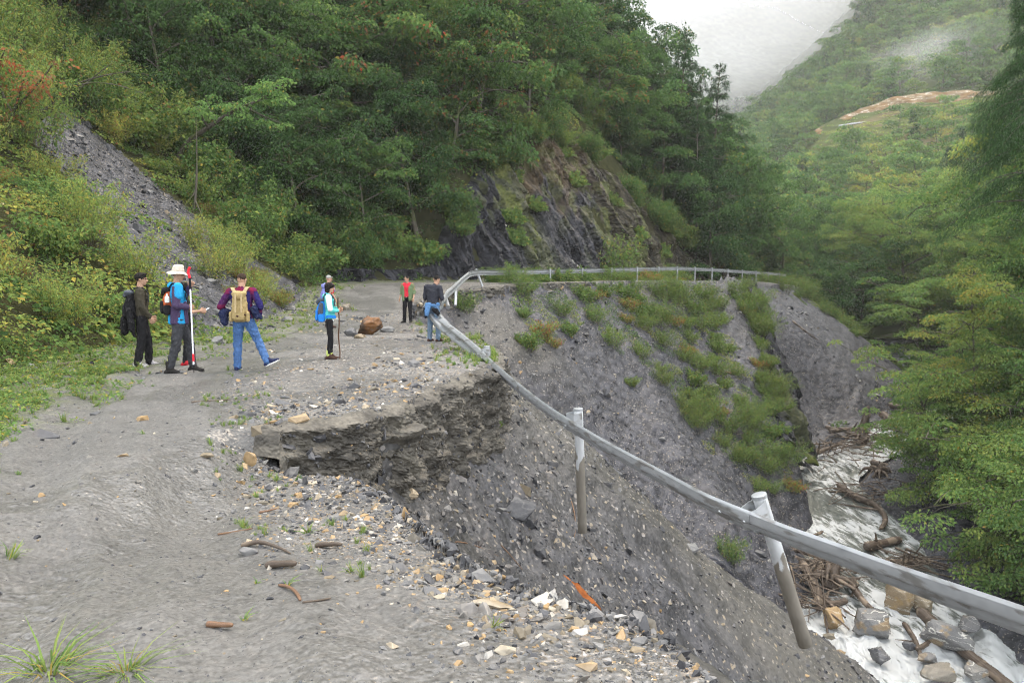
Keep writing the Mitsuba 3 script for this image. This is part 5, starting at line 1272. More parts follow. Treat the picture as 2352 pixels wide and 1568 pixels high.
for i, (e, r0, r1, st, lab) in enumerate([
    ([(1852, 1050), (1935, 1018)], .26, .14, 1, 'brown log lying slantwise at the left of the driftwood heap'), ([(2005, 1005), (2070, 1010)], .28, .2, 0, 'pale log jammed level right of the root stump'),
    ([(1905, 990), (1975, 985)], .28, .18, 1, 'log lying level behind the root stump'), ([(1895, 980), (1950, 992)], .2, .12, 0, 'thin log left of the root stump'),
    ([(2025, 950), (2075, 990)], .42, .3, 1, 'thick grey log sloping down to the head of the torrent'), ([(2040, 930), (2110, 945)], .34, .2, 0, 'long dark log at the foot of the far scree'), ([(1988, 962), (1998, 950)], .2, .1, 0, 'short upright snag beside the root stump'),
    ([(1925, 1112), (1965, 1140), (2010, 1160), (2020, 1215)], .30, .16, 2, 'forked grey driftwood log on the gravel bar'), ([(1990, 1255), (2070, 1237)], .32, .26, 0, 'cut brown log lying on the right shore'),
    ([(1800, 1250), (1900, 1290)], .22, .14, 1, 'long thin log in the jam left under the rail'), ([(1820, 1278), (1900, 1305)], .2, .15, 1, 'second thin log in the jam left under the rail'), ([(1850, 1240), (1890, 1220)], .14, .1, 0, 'short snag standing in the jam under the rail'),
    ([(1870, 1320), (1925, 1290)], .22, .18, 1, 'pale bleached log across the jam under the rail'), ([(1955, 1330), (2030, 1420)], .24, .12, 1, 'reddish forked log slanting down into the torrent'), ([(1995, 1300), (2120, 1290)], .26, .18, 2, 'log lying among quartz boulders on the right shore'),
    ([(2110, 1400), (2210, 1490), (2340, 1590)], .34, .26, 1, 'long straight log running to the bottom right corner'), ([(2075, 1430), (2115, 1510)], .14, .1, 0, 'thin stick leaning on the striped boulder'), ([(2105, 1490), (2150, 1450)], .13, .09, 0, 'short brown stick crossing the thin one'),
    ([(1840, 1290), (1880, 1390)], .26, .3, 2, 'dark stump hanging from the left shore'), ([(1900, 1390), (1945, 1380)], .24, .14, 0, 'dark snag on the big veined boulder'), ([(2000, 1060), (2060, 1075)], .3, .2, 2, 'dark log under the bushes right of the torrent')]):
    log('driftwood_log', lab, [lv(u, v, .25 + .15 * (j == 0)) for j, (u, v) in enumerate(e)], r0 * .85, r1 * .8, 700 + i, stubs=st + 1)
# sticks and shreds of wood caught in the jams
rs = np.random.default_rng(790)
ms = []
for cu, cv, nn_, sp in [(1900, 1310, 80, 55), (1980, 1010, 70, 45), (1990, 1130, 40, 40), (2090, 1290, 50, 45), (1870, 1380, 30, 30), (1930, 1035, 30, 45)]:
    for _ in range(nn_):
        q = lv(cu + rs.normal(0, sp), cv + rs.normal(0, sp * .35), .2 + abs(rs.normal(0, .35)))
        d = rs.normal(0, 1, 3) * [1, 1, .35]; d /= np.linalg.norm(d); L = rs.uniform(.4, 1.7)
        ms.append(tube_mesh(curve([q - d * L, q + rs.normal(0, .1 * L, 3), q + d * L], 6), np.linspace(.05, .02, 6) * rs.uniform(.5, 1.3), 4))
single('driftwood_debris', cat_meshes(ms), 'wet_wood', 'tangle of small sticks caught between the logs along the torrent', 'driftwood', kind='stuff', smooth=True, uv=np.zeros((sum(len(q[0]) for q in ms), 2)))
# root stumps
def stump(lab, u, v, h, seed, lean):
    b = lv(u, v, .2); rg = np.random.default_rng(seed)
    ms = [log_mesh([b + [0, 0, -.2], b + np.array(lean) * .5 + [0, 0, h * .5], b + np.array(lean) + [0, 0, h]], .55, .12, seed, rough=.3)]
    for j in range(11):
        a = j * .57 + rg.normal(0, .2); L = rg.uniform(.7, 1.6)
        ms.append(log_mesh([b + [0, 0, .4], b + [math.cos(a) * L * .6, math.sin(a) * L * .6, .5 + rg.normal(0, .2)], b + [math.cos(a) * L, math.sin(a) * L, rg.uniform(-.1, .6)]], .2, .04, seed + j, 9, 6, .25))
    vv, ff = cat_meshes([(q[0], q[1]) for q in ms])
    single('root_stump', (vv, ff), 'wet_wood', lab, 'stump', uv=np.vstack([q[2] for q in ms]), smooth=True)
stump('big black root stump standing in the driftwood heap', 1975, 1015, 3.0, 730, (.7, .3, 0))
stump('root plate with hanging fibres in the jam under the rail', 1905, 1340, 1.2, 731, (.5, .1, 0))
stump('dark root mass on the right shore above the forked log', 2020, 1095, 1.0, 732, (.3, .2, 0))
def gp(u, v, dz): return hit(u, v)[0] + [0, 0, dz]
for i, (e, r0, r1, mt, lab) in enumerate([
    ([(475, 1432), (535, 1442)], .028, .022, 'brown_wood', 'thick brown stick lying in the mud of the near road'), ([(640, 1345), (675, 1358), (690, 1382)], .014, .018, 'brown_wood', 'curved reddish stick on the near road'), ([(695, 1390), (760, 1380)], .013, .01, 'wet_wood', 'straight dark stick right of the curved one'),
    ([(612, 1300), (680, 1310)], .04, .035, 'wet_wood', 'broken half rotten piece of wood on the near road'), ([(555, 1255), (610, 1258), (668, 1272)], .03, .012, 'wet_wood', 'dark bent branch behind the sunk grey stone'), ([(725, 1252), (785, 1262)], .035, .025, 'wet_wood', 'dark splintered piece of wood on the gravel'),
    ([(595, 1178), (636, 1170)], .018, .014, 'brown_wood', 'reddish stick on the gravel of the near sheet'), ([(500, 1225), (580, 1218)], .016, .01, 'brown_wood', 'thin brown stick at the edge of mud and gravel'), ([(440, 930), (530, 920)], .03, .012, 'wet_wood', 'bundle of dark twigs lying on the road left of the crack'),
    ([(125, 843), (220, 832)], .06, .05, 'wet_wood', 'mossy log at the foot of the left bank'), ([(1085, 992), (1128, 990)], .02, .014, 'wet_wood', 'broken root sticking out of the broken face'), ([(1045, 1255), (1095, 1256), (1145, 1280)], .016, .006, 'brown_wood', 'bare root arching over the slope'), ([(1150, 1245), (1200, 1300)], .014, .008, 'brown_wood', 'straight root hanging on the slope'),
    ([(915, 1080), (960, 1110)], .014, .006, 'wet_wood', 'black root trailing from the broken face'), ([(930, 1060), (1010, 1120)], .02, .008, 'wet_wood', 'thick black root bent over the gap beside the broken face'), ([(1310, 1145), (1320, 1180), (1318, 1230)], .02, .008, 'brown_wood', 'rust red root beside the first hanging post'), ([(1340, 1230), (1390, 1290)], .014, .006, 'wet_wood', 'dark root below the first hanging post'),
    ([(1820, 740), (1880, 790)], .2, .07, 'wet_wood', 'dark branch lying on the far scree')]):
    log('stick', lab, [gp(u, v, r0 * (.35 if j != 1 else 1.0)) for j, (u, v) in enumerate(e)], r0 * .62, r1 * .5, 760 + i, mat=mt, cat='stick', bend=.05)
k = thing('sign_board', 'small white board lying tilted below the far guardrail', 'board')
p = hit(1548, 634)[0]
b = trimesh.creation.box((.9, .03, .5)); b.apply_transform(trimesh.transformations.euler_matrix(.5, .35, .3)); b.apply_translation(p + [0, -.2, .3])
scene['white_board'] = {'type': 'diffuse', 'reflectance': rgb(.75, .76, .78)}
scene[k] = mikit.ply((b.vertices, b.faces), 'white_board')

rg4 = np.random.default_rng(33)
for i in range(46):
    t = rg4.uniform(.03, 1.0); c = RIB_A + (RIB_B - RIB_A) * t; X, Y = c[0] + rg4.normal(-.5, .8), c[1] + rg4.normal(0, .4)
    k = thing('shrub', 'shrub rooted on the very crest of the rock rib', 'shrub', 'shrubs on the crest of the rock rib')
    put(k, SLOPEK[int(rg4.choice(4, p=[.4, .35, .1, .15]))], (X, Y, height(X, Y) - .05), i, rg4.uniform(.5, 1.0), tilt=(.3, 1, 15))
for i, (u, v, j, sc) in enumerate([(1838, 652, 1, 1.2), (1885, 676, 0, 1.1), (1935, 700, 1, 1.3), (1992, 700, 0, 1.6), (2040, 730, 1, 1.4), (1965, 742, 3, 1.5), (2070, 700, 0, 1.7), (1905, 655, 1, 1.5), (2015, 660, 0, 1.8), (2100, 750, 1, 1.6)]):
    p = hit(u, v)[0]
    k = thing('bush', ['yellow green bush at the very end of the far guardrail', 'light green bush on the rim of the scree past the rail end', 'rounded bush halfway along the rim of the far scree', 'big rounded pale green bush on the rim of the far scree', 'bush at the low end of the rim of the far scree', 'broad leaved bush hanging over the far scree',
                       'tall bush behind the low end of the rim', 'bush behind the end of the far guardrail', 'tall bush behind the big rounded one on the rim', 'bush between the rim of the scree and the far bank'][i], 'bush')
    put(k, BUSH[j], p - [0, 0, .2], i * 1.1, sc)
# ---------------------------------------------------------------- people
from manifold3d import Manifold, OpType
_part = part
def part(parent, name, mesh, bsdf, smooth=False, **kw):
    if bsdf not in CLOTH: return _part(parent, name, mesh, bsdf, smooth=smooth, **kw)
    k = numbered(f'{parent}__{name}')
    scene[k] = worn(mesh, bsdf, smooth)
    return k
CLOTH = {}
scene['cloth'] = {'type': 'twosided', 'b': {'type': 'principled', 'base_color': {'type': 'mesh_attribute', 'name': 'vertex_color'}, 'roughness': .8, 'specular': .2}}
def fabric(name, c):
    CLOTH[name] = np.array(c)
def weave(v, name):
    """the cloth's colour with its heathered yarn"""
    n = meshkit.noise(v * 70, 3) * .6 + meshkit.noise(v * 28, 5) * .4
    k = .5 if name in ('olive_knit', 'jeans_cloth', 'pale_jeans', 'denim', 'dark_knit') else .24
    return CLOTH[name][None] * (1 + k * (n[:, None] - .5) * 2)
def worn(mesh, name, smooth=True):
    v, f = np.asarray(mesh[0], float), np.asarray(mesh[1])
    if smooth is not True: smooth = False
    return mikit.ply((v, f), 'cloth', smooth=smooth, color=weave(v, name))
for n, c in dict(skin=(.42, .26, .18), black_hair=(.012, .010, .009), brown_hair=(.035, .022, .015), olive_knit=(.045, .040, .028), black_cloth=(.012, .012, .014), charcoal_cloth=(.040, .042, .048), sky_blue_cloth=(.02, .28, .55), plum_cloth=(.055, .038, .085),
                 jeans_cloth=(.055, .12, .27), pale_jeans=(.11, .16, .22), khaki_canvas=(.34, .26, .12), navy_cloth=(.014, .02, .06), teal_cloth=(.10, .52, .50), white_cloth=(.70, .74, .74), blue_nylon=(.02, .20, .62), grey_nylon=(.07, .08, .10),
                 red_cloth=(.55, .03, .05), green_cloth=(.14, .19, .10), dark_knit=(.030, .032, .042), denim=(.10, .22, .42), cream_hat=(.55, .50, .42), rust_nylon=(.42, .09, .03), boot_brown=(.055, .030, .022), boot_black=(.022, .021, .02), sole=(.55, .55, .53),
                 shoe_grey=(.36, .35, .36), red_shoe=(.40, .02, .03), lime_sock=(.50, .58, .16), grey_cap=(.28, .28, .26), lilac_nylon=(.22, .24, .55), pole_white=(.72, .74, .80), pole_red=(.70, .03, .05), stick_wood=(.10, .055, .035), tan_leather=(.40, .31, .17), lip=(.30, .11, .09), bottle_white=(.7, .75, .72)).items():
    fabric(n, c)
scene['plaid_cloth'] = {'type': 'diffuse', 'reflectance': proc(lambda p, n, uv: mix(mix([.030, .026, .11], [.17, .018, .045], .75 * smoothstep(.35, .65, noise(uv.x * 11, 3)) * (.4 + .6 * smoothstep(.4, .6, noise(uv.y * 13, 9)))), [.20, .016, .035], .55 * smoothstep(.55, .7, noise(uv.y * 16, 5))))}
def sph(p, r, n=14):
    r = np.broadcast_to(np.asarray(r, float), (3,))
    return Manifold.sphere(1.0, n).scale(r.tolist()).translate(list(map(float, p)))
def bone(a, ra, b, rb):
    return Manifold.batch_hull([sph(a, ra), sph(b, rb)])
def chain(pts, rs):
    return [bone(pts[i], rs[i], pts[i + 1], rs[i + 1]) for i in range(len(pts) - 1)]
def fuse(ms, edge=.022, it=8, wrinkle=0.0, seed=0, cut=None, freq=14):
    m = Manifold.batch_boolean(ms, OpType.Add)
    if cut is not None: m = m - Manifold.batch_boolean(cut, OpType.Add)
    m = m.refine_to_length(edge)
    g = m.to_mesh(); t = trimesh.Trimesh(g.vert_properties[:, :3], g.tri_verts, process=True)
    trimesh.smoothing.filter_taubin(t, iterations=it)
    v = np.array(t.vertices)
    if wrinkle:
        n = np.array(t.vertex_normals)
        q = v * [freq, freq, freq * 1.4] + seed
        q = q + (meshkit.fbm(v * 6 + seed, 2, seed + 2)[:, None] - .5) * 5
        v = v + n * ((np.abs(meshkit.fbm(q * .75, 3, seed) - .5) * 2 - .3) * wrinkle * 2.0)[:, None]
    return v, np.array(t.faces)
def hand(w, elbow, side, curl=.9, palm=None):
    """palm and five fingers beyond a wrist; palm: the way the palm faces"""
    f = w - elbow; f = f / np.linalg.norm(f)
    pn = np.array(palm if palm is not None else (-side, 0, 0), float); pn -= f * (pn @ f); pn /= np.linalg.norm(pn)
    lat = np.cross(f, pn) * side                                     # towards the thumb
    k = w + f * .085
    out = [bone(w, .026, w + f * .03, .03), Manifold.batch_hull([sph(w + f * .025 + lat * .018, .017), sph(w + f * .025 - lat * .02, .016), sph(k + lat * .032, .013), sph(k - lat * .034, .012)])]
    for o, L in zip((.032, .011, -.011, -.032), (.070, .080, .074, .058)):
        p = [k + lat * o]; a = .25 * curl
        for s, r in zip((.45, .3, .25), (.0, .0, .0)):
            d = f * math.cos(a) + pn * math.sin(a); p.append(p[-1] + d * L * s); a += .75 * curl
        out += chain(p, [.0105, .0098, .009, .0078])
    t0 = w + f * .03 + lat * .026
    t1 = t0 + (f * .55 + lat * .75 + pn * .35) * .040; t2 = t1 + (f * .85 + pn * .5 * curl + lat * .1) * .032; t3 = t2 + (f * .7 + pn * .7 * curl) * .024
    return out + chain([t0, t1, t2, t3], [.015, .0125, .011, .009])
def Jd(**kw):
    """joints of a 1.75 m figure standing, facing +y; names ending in r are on its right (+x)"""
    J = dict(hip=(0, 0, .95), chest=(0, .0, 1.30), neck=(0, -.005, 1.475), head=(0, .025, 1.63), shr=(.185, -.01, 1.415), shl=(-.185, -.01, 1.415), elr=(.235, -.03, 1.13), ell=(-.235, -.03, 1.13), wrr=(.25, .06, .89), wrl=(-.25, .06, .89),
             thr=(.095, 0, .90), thl=(-.095, 0, .90), knr=(.11, .03, .49), knl=(-.11, .03, .49), anr=(.115, -.02, .09), anl=(-.115, -.02, .09))
    J.update(kw)
    return {k: np.asarray(v, float) for k, v in J.items()}
class Figure:
    def __init__(self, label, foot, px, H, turn, J, look=(0, 0), feet=(0, 0), hands=((.9, None), (.9, None)), foot_pitch=(0, 0)):
        self.H = H; self.s = H / 1.75
        Y = H * FPIX / px
        d = ray(*foot); self.p = np.array([d[0] * Y, Y, height(d[0] * Y, Y)])
        self.R = rotz(math.radians(-turn))                               # turn: degrees to the viewer's right of straight ahead
        self.J, self.look, self.feet, self.pitch = J, look, feet, foot_pitch
        low = min(J['anr'][2], J['anl'][2]) - .09
        self.lift = -low
        self.key = thing('person', label, 'person')
        print('person', label[:30], 'H=%.2f Y=%.1f' % (self.H, self.p[1]))
        self.yaw, self.nod = math.radians(look[0]), math.radians(look[1])
        self.Rh = rotz(-self.yaw) @ trimesh.transformations.rotation_matrix(-self.nod, [1, 0, 0])[:3, :3]
        j = J
        skin = [bone(j['neck'] - [0, 0, .06], .062, j['head'] - [0, .02, .06], .052)] + self.headparts()
        skin += [Manifold.batch_hull([sph(j['hip'], (.15, .105, .10)), sph((j['hip'] + j['chest']) / 2, (.135, .10, .1))]), Manifold.batch_hull([sph((j['hip'] + j['chest']) / 2, (.135, .10, .1)), sph(j['chest'], (.155, .11, .12))]),
                 Manifold.batch_hull([sph(j['chest'], (.15, .105, .1)), sph(j['shl'], .055), sph(j['shr'], .055), sph(j['neck'] - [0, 0, .05], .06)])]
        for k, sd, (curl, palm) in (('r', 1, hands[0]), ('l', -1, hands[1])):
            skin += chain([j['sh' + k], j['el' + k], j['wr' + k]], [.046, .036, .027]) + hand(j['wr' + k], j['el' + k], sd, curl, palm)
            skin += chain([j['th' + k], j['kn' + k], j['an' + k]], [.070, .042, .030]) + [bone(j['an' + k], .028, j['an' + k] + self.toe(k) * .08 - [0, 0, .045], .018)]
        self.add('body', fuse(skin, .02, 4), 'skin')
    def toe(self, k):
        i = 0 if k == 'r' else 1
        a = math.radians(self.feet[i]); b = math.radians(self.pitch[i])
        return np.array([math.sin(a) * math.cos(b), math.cos(a) * math.cos(b), math.sin(b)])
    def at_head(self, *q):
        return self.J['head'] + self.Rh @ np.asarray(q, float)
    def headparts(self):
        h = self.at_head
        e = lambda p, r: sph((0, 0, 0), r).transform(np.hstack([self.Rh, np.zeros((3, 1))]).tolist()).translate(h(*p).tolist())
        return [e((0, -.012, .025), (.074, .092, .088)), Manifold.batch_hull([e((0, .03, -.02), (.060, .055, .05)), e((0, .052, -.085), (.026, .022, .020)), e((.04, .0, -.055), .022), e((-.04, 0, -.055), .022)]),
                Manifold.batch_hull([e((0, .082, .012), .010), e((0, .104, -.026), .012), e((.013, .085, -.030), .010), e((-.013, .085, -.03), .010)]), e((0, .082, .028), (.05, .012, .010)),
                Manifold.batch_hull([e((.076, -.01, .008), (.008, .018, .026)), e((.074, -.005, -.018), (.007, .010, .012))]), Manifold.batch_hull([e((-.076, -.01, .008), (.008, .018, .026)), e((-.074, -.005, -.018), (.007, .010, .012))]), e((0, .083, -.056), (.024, .012, .008))]
    def world(self, v):
        return (np.asarray(v, float) + [0, 0, self.lift]) * self.s @ self.R.T + self.p - [0, 0, .012]
    def add(self, name, m, bsdf, uv=None, parent=None, smooth=True):
        return part(parent or self.key, name, (self.world(m[0]), m[1]), bsdf, smooth=smooth, uv=uv)
    def face(self):
        e = [fuse([sph(self.at_head(sx * .031, .079, .012), (.013, .008, .006))], .01, 0) for sx in (1, -1)]
        for m in e: self.add('eye', m, 'black_hair')
        self.add('mouth', fuse([bone(self.at_head(-.02, .091, -.056), .006, self.at_head(.02, .091, -.056), .006)], .01, 0), 'lip')
    def hair(self, bsdf, kind='short'):
        h = self.at_head
        ms = [sph(h(0, -.022, .04), (.083, .093, .085))]
        cut = [sph(h(0, .125, -.035), (.09, .09, .085)), sph(h(0, -.02, -.14), (.15, .15, .10))]
        if kind == 'thick': ms = [sph(h(0, -.018, .045), (.093, .104, .095)), sph(h(0, .045, .095), (.06, .05, .04))]
        if kind == 'bob':
            ms = [sph(h(0, -.02, .035), (.096, .105, .095)), bone(h(.06, -.03, 0), .05, h(.06, -.03, -.07), .045), bone(h(-.06, -.03, 0), .05, h(-.06, -.03, -.07), .045), bone(h(0, -.06, 0), .06, h(0, -.055, -.07), .05), bone(h(-.05, .06, .05), .04, h(.05, .06, .05), .04)]
            cut = [sph(h(0, .125, -.05), (.066, .075, .08))]
        if kind == 'long':
            ms = [sph(h(0, -.02, .035), (.092, .10, .092)), bone(h(0, -.06, 0), .07, h(0, -.075, -.26), .05), bone(h(.055, -.01, 0), .045, h(.06, .0, -.2), .03), bone(h(-.055, -.01, 0), .045, h(-.06, 0, -.2), .03)]
            cut = [sph(h(0, .125, -.04), (.07, .085, .085))]
        self.add('hair', fuse(ms, .012, 3, .012, 5, cut, 40), bsdf)
    def trousers(self, bsdf, loose=1.0, cuff=.0, wrinkle=.014, seed=1, thigh=None):
        j = self.J; g = loose
        ms = [Manifold.batch_hull([sph(j['hip'] + [0, 0, .04], (.160 * g ** .3, .118 * g ** .3, .08)), sph(j['thr'], .098 * g ** .5), sph(j['thl'], .098 * g ** .5)])]
        for k in 'rl':
            a = j['an' + k] + (j['kn' + k] - j['an' + k]) * cuff
            m = (j['kn' + k] * .45 + a * .55)
            ms += chain([j['th' + k], j['kn' + k], m, a - [0, 0, .015]], [.100 * g ** .5, .068 * g, .066 * g, .056 * g])
        m = fuse(ms, .02, 6, wrinkle, seed, [sph(j['hip'] + [0, 0, .30], (.4, .4, .17))])
        self.add('trousers', m, bsdf)
    def jacket(self, bsdf, hem=.84, loose=1.0, sleeve=1.0, wrinkle=.016, seed=2, collar=True, uvfn=None, sleeves=None, name='jacket', flare=1.0):
        j = self.J; g = loose
        lo = np.array([j['hip'][0], j['hip'][1], hem])
        mid = (j['hip'] + j['chest']) / 2
        T = [Manifold.batch_hull([sph(lo + [0, 0, .04], (.170 * g * flare, .128 * g * flare, .04)), sph(mid, (.158 * g, .122 * g, .1))]), Manifold.batch_hull([sph(mid, (.158 * g, .122 * g, .1)), sph(j['chest'], (.185 * g, .135 * g, .11))]),
             Manifold.batch_hull([sph(j['chest'], (.172 * g, .126 * g, .1)), sph(j['shl'], .068 * g), sph(j['shr'], .068 * g), sph(j['neck'] - [0, 0, .055], .075)])]
        if collar: T.append(bone(j['neck'] - [0, 0, .05], .074, j['neck'] + [0, 0, -.005], .066))
        S = []
        for k in 'rl':
            e = j['el' + k] + (j['wr' + k] - j['el' + k]) * (max(sleeve - .5, 0) * 2 * .96)
            if sleeve > .5: S += chain([j['sh' + k], j['el' + k], e], [.070 * g, .058 * g, .043 * g])
            else: S += chain([j['sh' + k], j['sh' + k] + (j['el' + k] - j['sh' + k]) * sleeve * 1.6], [.068 * g, .062 * g])
        if sleeves:
            self.add('sleeves', fuse(S, .018, 5, wrinkle, seed + 7), sleeves)
            m = fuse(T, .02, 6, wrinkle, seed)
        else:
            m = fuse(T + S, .018, 6, wrinkle, seed)
        uv = None
        if uvfn: uv = uvfn(m[0])
        self.add(name, m, bsdf, uv=uv)
    def shoes(self, upper, sole='sole', boot=0.0, socks=None):
        for k in 'rl':
            a = self.J['an' + k]; t = self.toe(k); d = np.array([0, 0, -1.0]); d = d - t * (d @ t); d /= np.linalg.norm(d)
            hl, ball, tip = a - t * .045 + d * .052, a + t * .115 + d * .058, a + t * .175 + d * .062
            ms = [bone(hl, .040, a + t * .03, .046), bone(a + t * .02 + d * .02, .046, ball, .034), bone(ball, .036, tip, .024)]
            if boot: ms.append(bone(a, .050, a - d * boot, .052))
            sh = self.add('shoe', fuse(ms, .015, 4), upper)
            o = .028
            self.add('sole', fuse([Manifold.batch_hull([sph(hl + d * o, (.040, .040, .012)), sph(ball + d * o * .8, (.044, .044, .012)), sph(tip + d * o * .6, (.030, .030, .010))])], .02, 1), sole, parent=sh)
            if socks: self.add('sock', fuse([bone(a + [0, 0, .02], .046, a + [0, 0, .11], .044)], .02, 2), socks)
    def tube(self, pts, r, sides=8, n=None):
        return tube_mesh(curve(pts, n or 4 * len(pts)), r, sides)
    def flat(self, pts, w, th, across):
        """a strap: flat band along a path"""
        p = curve(pts, 4 * len(pts)); t = np.gradient(p, axis=0); t /= np.linalg.norm(t, axis=1, keepdims=True)
        a = np.broadcast_to(np.asarray(across, float), p.shape); a = a - t * (a * t).sum(1, keepdims=True); a /= np.linalg.norm(a, axis=1, keepdims=True)
        n = np.cross(t, a)
        v = np.stack([p - a * w + n * th, p + a * w + n * th, p + a * w - n * th, p - a * w - n * th], 1).reshape(-1, 3)
        k = np.arange(len(p) - 1)[:, None] * 4
        f = np.concatenate([np.stack([k[:, 0] + i, k[:, 0] + (i + 1) % 4, k[:, 0] + (i + 1) % 4 + 4, k[:, 0] + i + 4], 1) for i in range(4)])
        return v, f
    def pack(self, lab, main, lid, h=.46, w=.14, d=.10, z=1.18, back=.085, lean=0.0, strap=None, pockets=None, seed=9, extra=None):
        key = thing('backpack', lab, 'backpack')
        c = np.array([self.J['chest'][0], self.J['chest'][1] - back - d, z])
        blobs = [sph(c + [sx * w * .50, .02, -h * .30], (w * .52, d * 1.0, h * .2)) for sx in (-1, 1)] + [sph(c + [sx * w * .42, .025, h * .22], (w * .45, d * .8, h * .22)) for sx in (-1, 1)] + [sph(c + [0, -d * .35, -h * .15], (w * .75, d * .8, h * .28)), sph(c + [0, .03, h * .36], (w * .62, d * .62, h * .14))]
        body = fuse([Manifold.batch_hull(blobs)], .022, 2, .016, seed)
        P = lambda n, m, b, **kw: part(key, n, (self.world(m[0]), m[1]), b, smooth=True, **kw)
        P('bag', body, main)
        P('lid', fuse([Manifold.batch_hull([sph(c + [sx * w * .5, .0, h * .40], (w * .42, d * .9, .05)) for sx in (-1, 1)] + [sph(c + [0, -d * .75, h * .30], (w * .6, .03, .05))])], .02, 3, .008, seed), lid)
        P('front_pocket', fuse([Manifold.batch_hull([sph(c + [sx * w * .4, -d * .95, -h * .34], (.05, .035, .05)) for sx in (-1, 1)] + [sph(c + [sx * w * .3, -d * .92, -h * .06], (.05, .03, .04)) for sx in (-1, 1)])], .02, 3, .008, seed), pockets or main)
        for sx in (-1, 1):
            s = self.J['shr' if sx > 0 else 'shl'] * [.62, 1, 1]
            P('strap', self.flat([c + [sx * w * .5, d * .5, h * .42], s + [0, -.05, .075], s + [0, .045, .066], s + [sx * .02, .135, -.06], s + [sx * .035, .135, -.2]], .03, .009, (1, 0, 0)), strap or lid)
            P('side_pocket', fuse([Manifold.batch_hull([sph(c + [sx * (w * .95), y * d * .4, zz * h] , .034) for y in (-1, .6) for zz in (-.42, -.2)])], .02, 3, .006, seed), pockets or main)
        return key, c

# --- man with the black backpack
f = Figure('man in dark knit sweater and black trousers standing leftmost of the group by the bank', (330, 842), 216, 1.76, 62, Jd(elr=(.25, .01, 1.13), wrr=(.20, .13, .93), wrl=(-.20, .15, .94), anr=(.12, -.10, .09), anl=(-.11, .10, .09), knr=(.12, -.02, .49), knl=(-.11, .09, .5)), look=(12, 0), feet=(18, 5))
f.hair('black_hair', 'thick'); f.face(); f.trousers('black_cloth', 1.15, seed=3); f.jacket('olive_knit', hem=.92, seed=4, wrinkle=.012, loose=1.04); f.shoes('shoe_grey')
f.add('glasses', f.tube([f.at_head(.075, .0, .015), f.at_head(.06, .09, .014), f.at_head(0, .10, .013), f.at_head(-.06, .09, .014)], .003), 'black_cloth')
k, c = f.pack('big black backpack with jackets strapped on, worn by the leftmost hiker', 'black_cloth', 'grey_nylon', h=.56, w=.16, d=.10, z=1.17, strap='charcoal_cloth')
part(k, 'rolled_jacket', (lambda m: (f.world(m[0]), m[1]))(fuse([bone(c + [.17, -.02, -.1], .06, c + [.20, .02, -.45], .055), bone(c + [.2, .02, -.3], .06, c + [.17, .05, -.56], .03)], .02, 4, .02, 12)), 'black_cloth', smooth=True)
part(k, 'stuff_sack', (lambda m: (f.world(m[0]), m[1]))(fuse([bone(c + [-.06, -.09, -.28], .08, c + [-.07, -.10, -.50], .075)], .02, 4, .015, 13)), 'black_cloth', smooth=True)

# --- woman behind, with the phone
f = Figure('woman in dark clothes with red shoes holding a phone, half hidden behind the blue jacket', (428, 832), 193, 1.62, 70, Jd(elr=(.22, .06, 1.12), wrr=(.14, .30, 1.15), ell=(-.22, .02, 1.13), wrl=(-.10, .30, 1.13)), look=(5, 18), feet=(10, -5))
f.hair('black_hair', 'long'); f.face(); f.trousers('black_cloth', .85, seed=21); f.jacket('black_cloth', hem=.70, seed=22, sleeve=.62, flare=.95); f.shoes('red_shoe', 'red_shoe')
ph = thing('phone', 'white phone held out by the half hidden woman', 'phone')
b = trimesh.creation.box((.07, .14, .009)); b.apply_transform(trimesh.transformations.euler_matrix(.6, 0, .3)); b.apply_translation([.03, .42, 1.17])
scene[ph] = worn((f.world(b.vertices), np.array(b.faces)), 'pole_white', False)

# --- man in the blue and plum jacket
f = Figure('hiker in cream sun hat and blue and plum jacket holding a white pole', (414, 852), 243, 1.83, 62, Jd(head=(0, .03, 1.63), elr=(.27, -.04, 1.13), wrr=(.16, .14, 1.10), ell=(-.24, .08, 1.18), wrl=(-.08, .20, 1.43), anr=(.13, -.17, .09), anl=(-.12, .20, .09), knr=(.14, -.05, .49), knl=(-.12, .17, .50)), look=(18, 6), feet=(12, 30), hands=((1.5, (-1, .3, 0)), (1.5, (1, 0, 0))))
f.face(); f.hair('black_hair'); f.trousers('charcoal_cloth', 1.12, cuff=.12, seed=31, wrinkle=.02)
f.jacket('sky_blue_cloth', hem=.80, loose=1.10, seed=32, sleeves='plum_cloth', wrinkle=.009, flare=1.12)
J = f.J
for k, sx in (('r', 1), ('l', -1)):
    f.add('sleeve_panel', fuse(chain([J['sh' + k] + [sx * .02, .016, .016], (J['sh' + k] + J['el' + k]) / 2 + [sx * .018, .02, .008]], [.076, .066]), .018, 4, .004, 36), 'sky_blue_cloth')
f.add('front_panel', fuse([Manifold.batch_hull([sph((.03, .108, .84), (.14, .05, .04)), sph((.03, .096, 1.16), (.125, .05, .05))])], .02, 4, .004, 37), 'plum_cloth')
f.add('side_panel', fuse([Manifold.batch_hull([sph((.142, -.03, .84), (.065, .10, .035)), sph((.130, -.03, 1.1), (.058, .09, .04))])], .02, 4, .004, 39), 'plum_cloth')
f.add('hood', fuse([bone(J['neck'] + [.06, -.08, -.03], .055, J['neck'] + [-.06, -.08, -.03], .055), bone(J['neck'] + [.075, .0, -.02], .04, J['neck'] + [.05, .06, -.03], .035), bone(J['neck'] + [-.075, .0, -.02], .04, J['neck'] + [-.05, .06, -.03], .035)], .018, 4, .012, 38), 'sky_blue_cloth')
h = f.at_head
brim = trimesh.creation.revolve([(.0, .0), (.088, .0), (.150, -.042), (.156, -.047), (.150, -.048), (.086, -.008), (0, -.008)], sections=36)
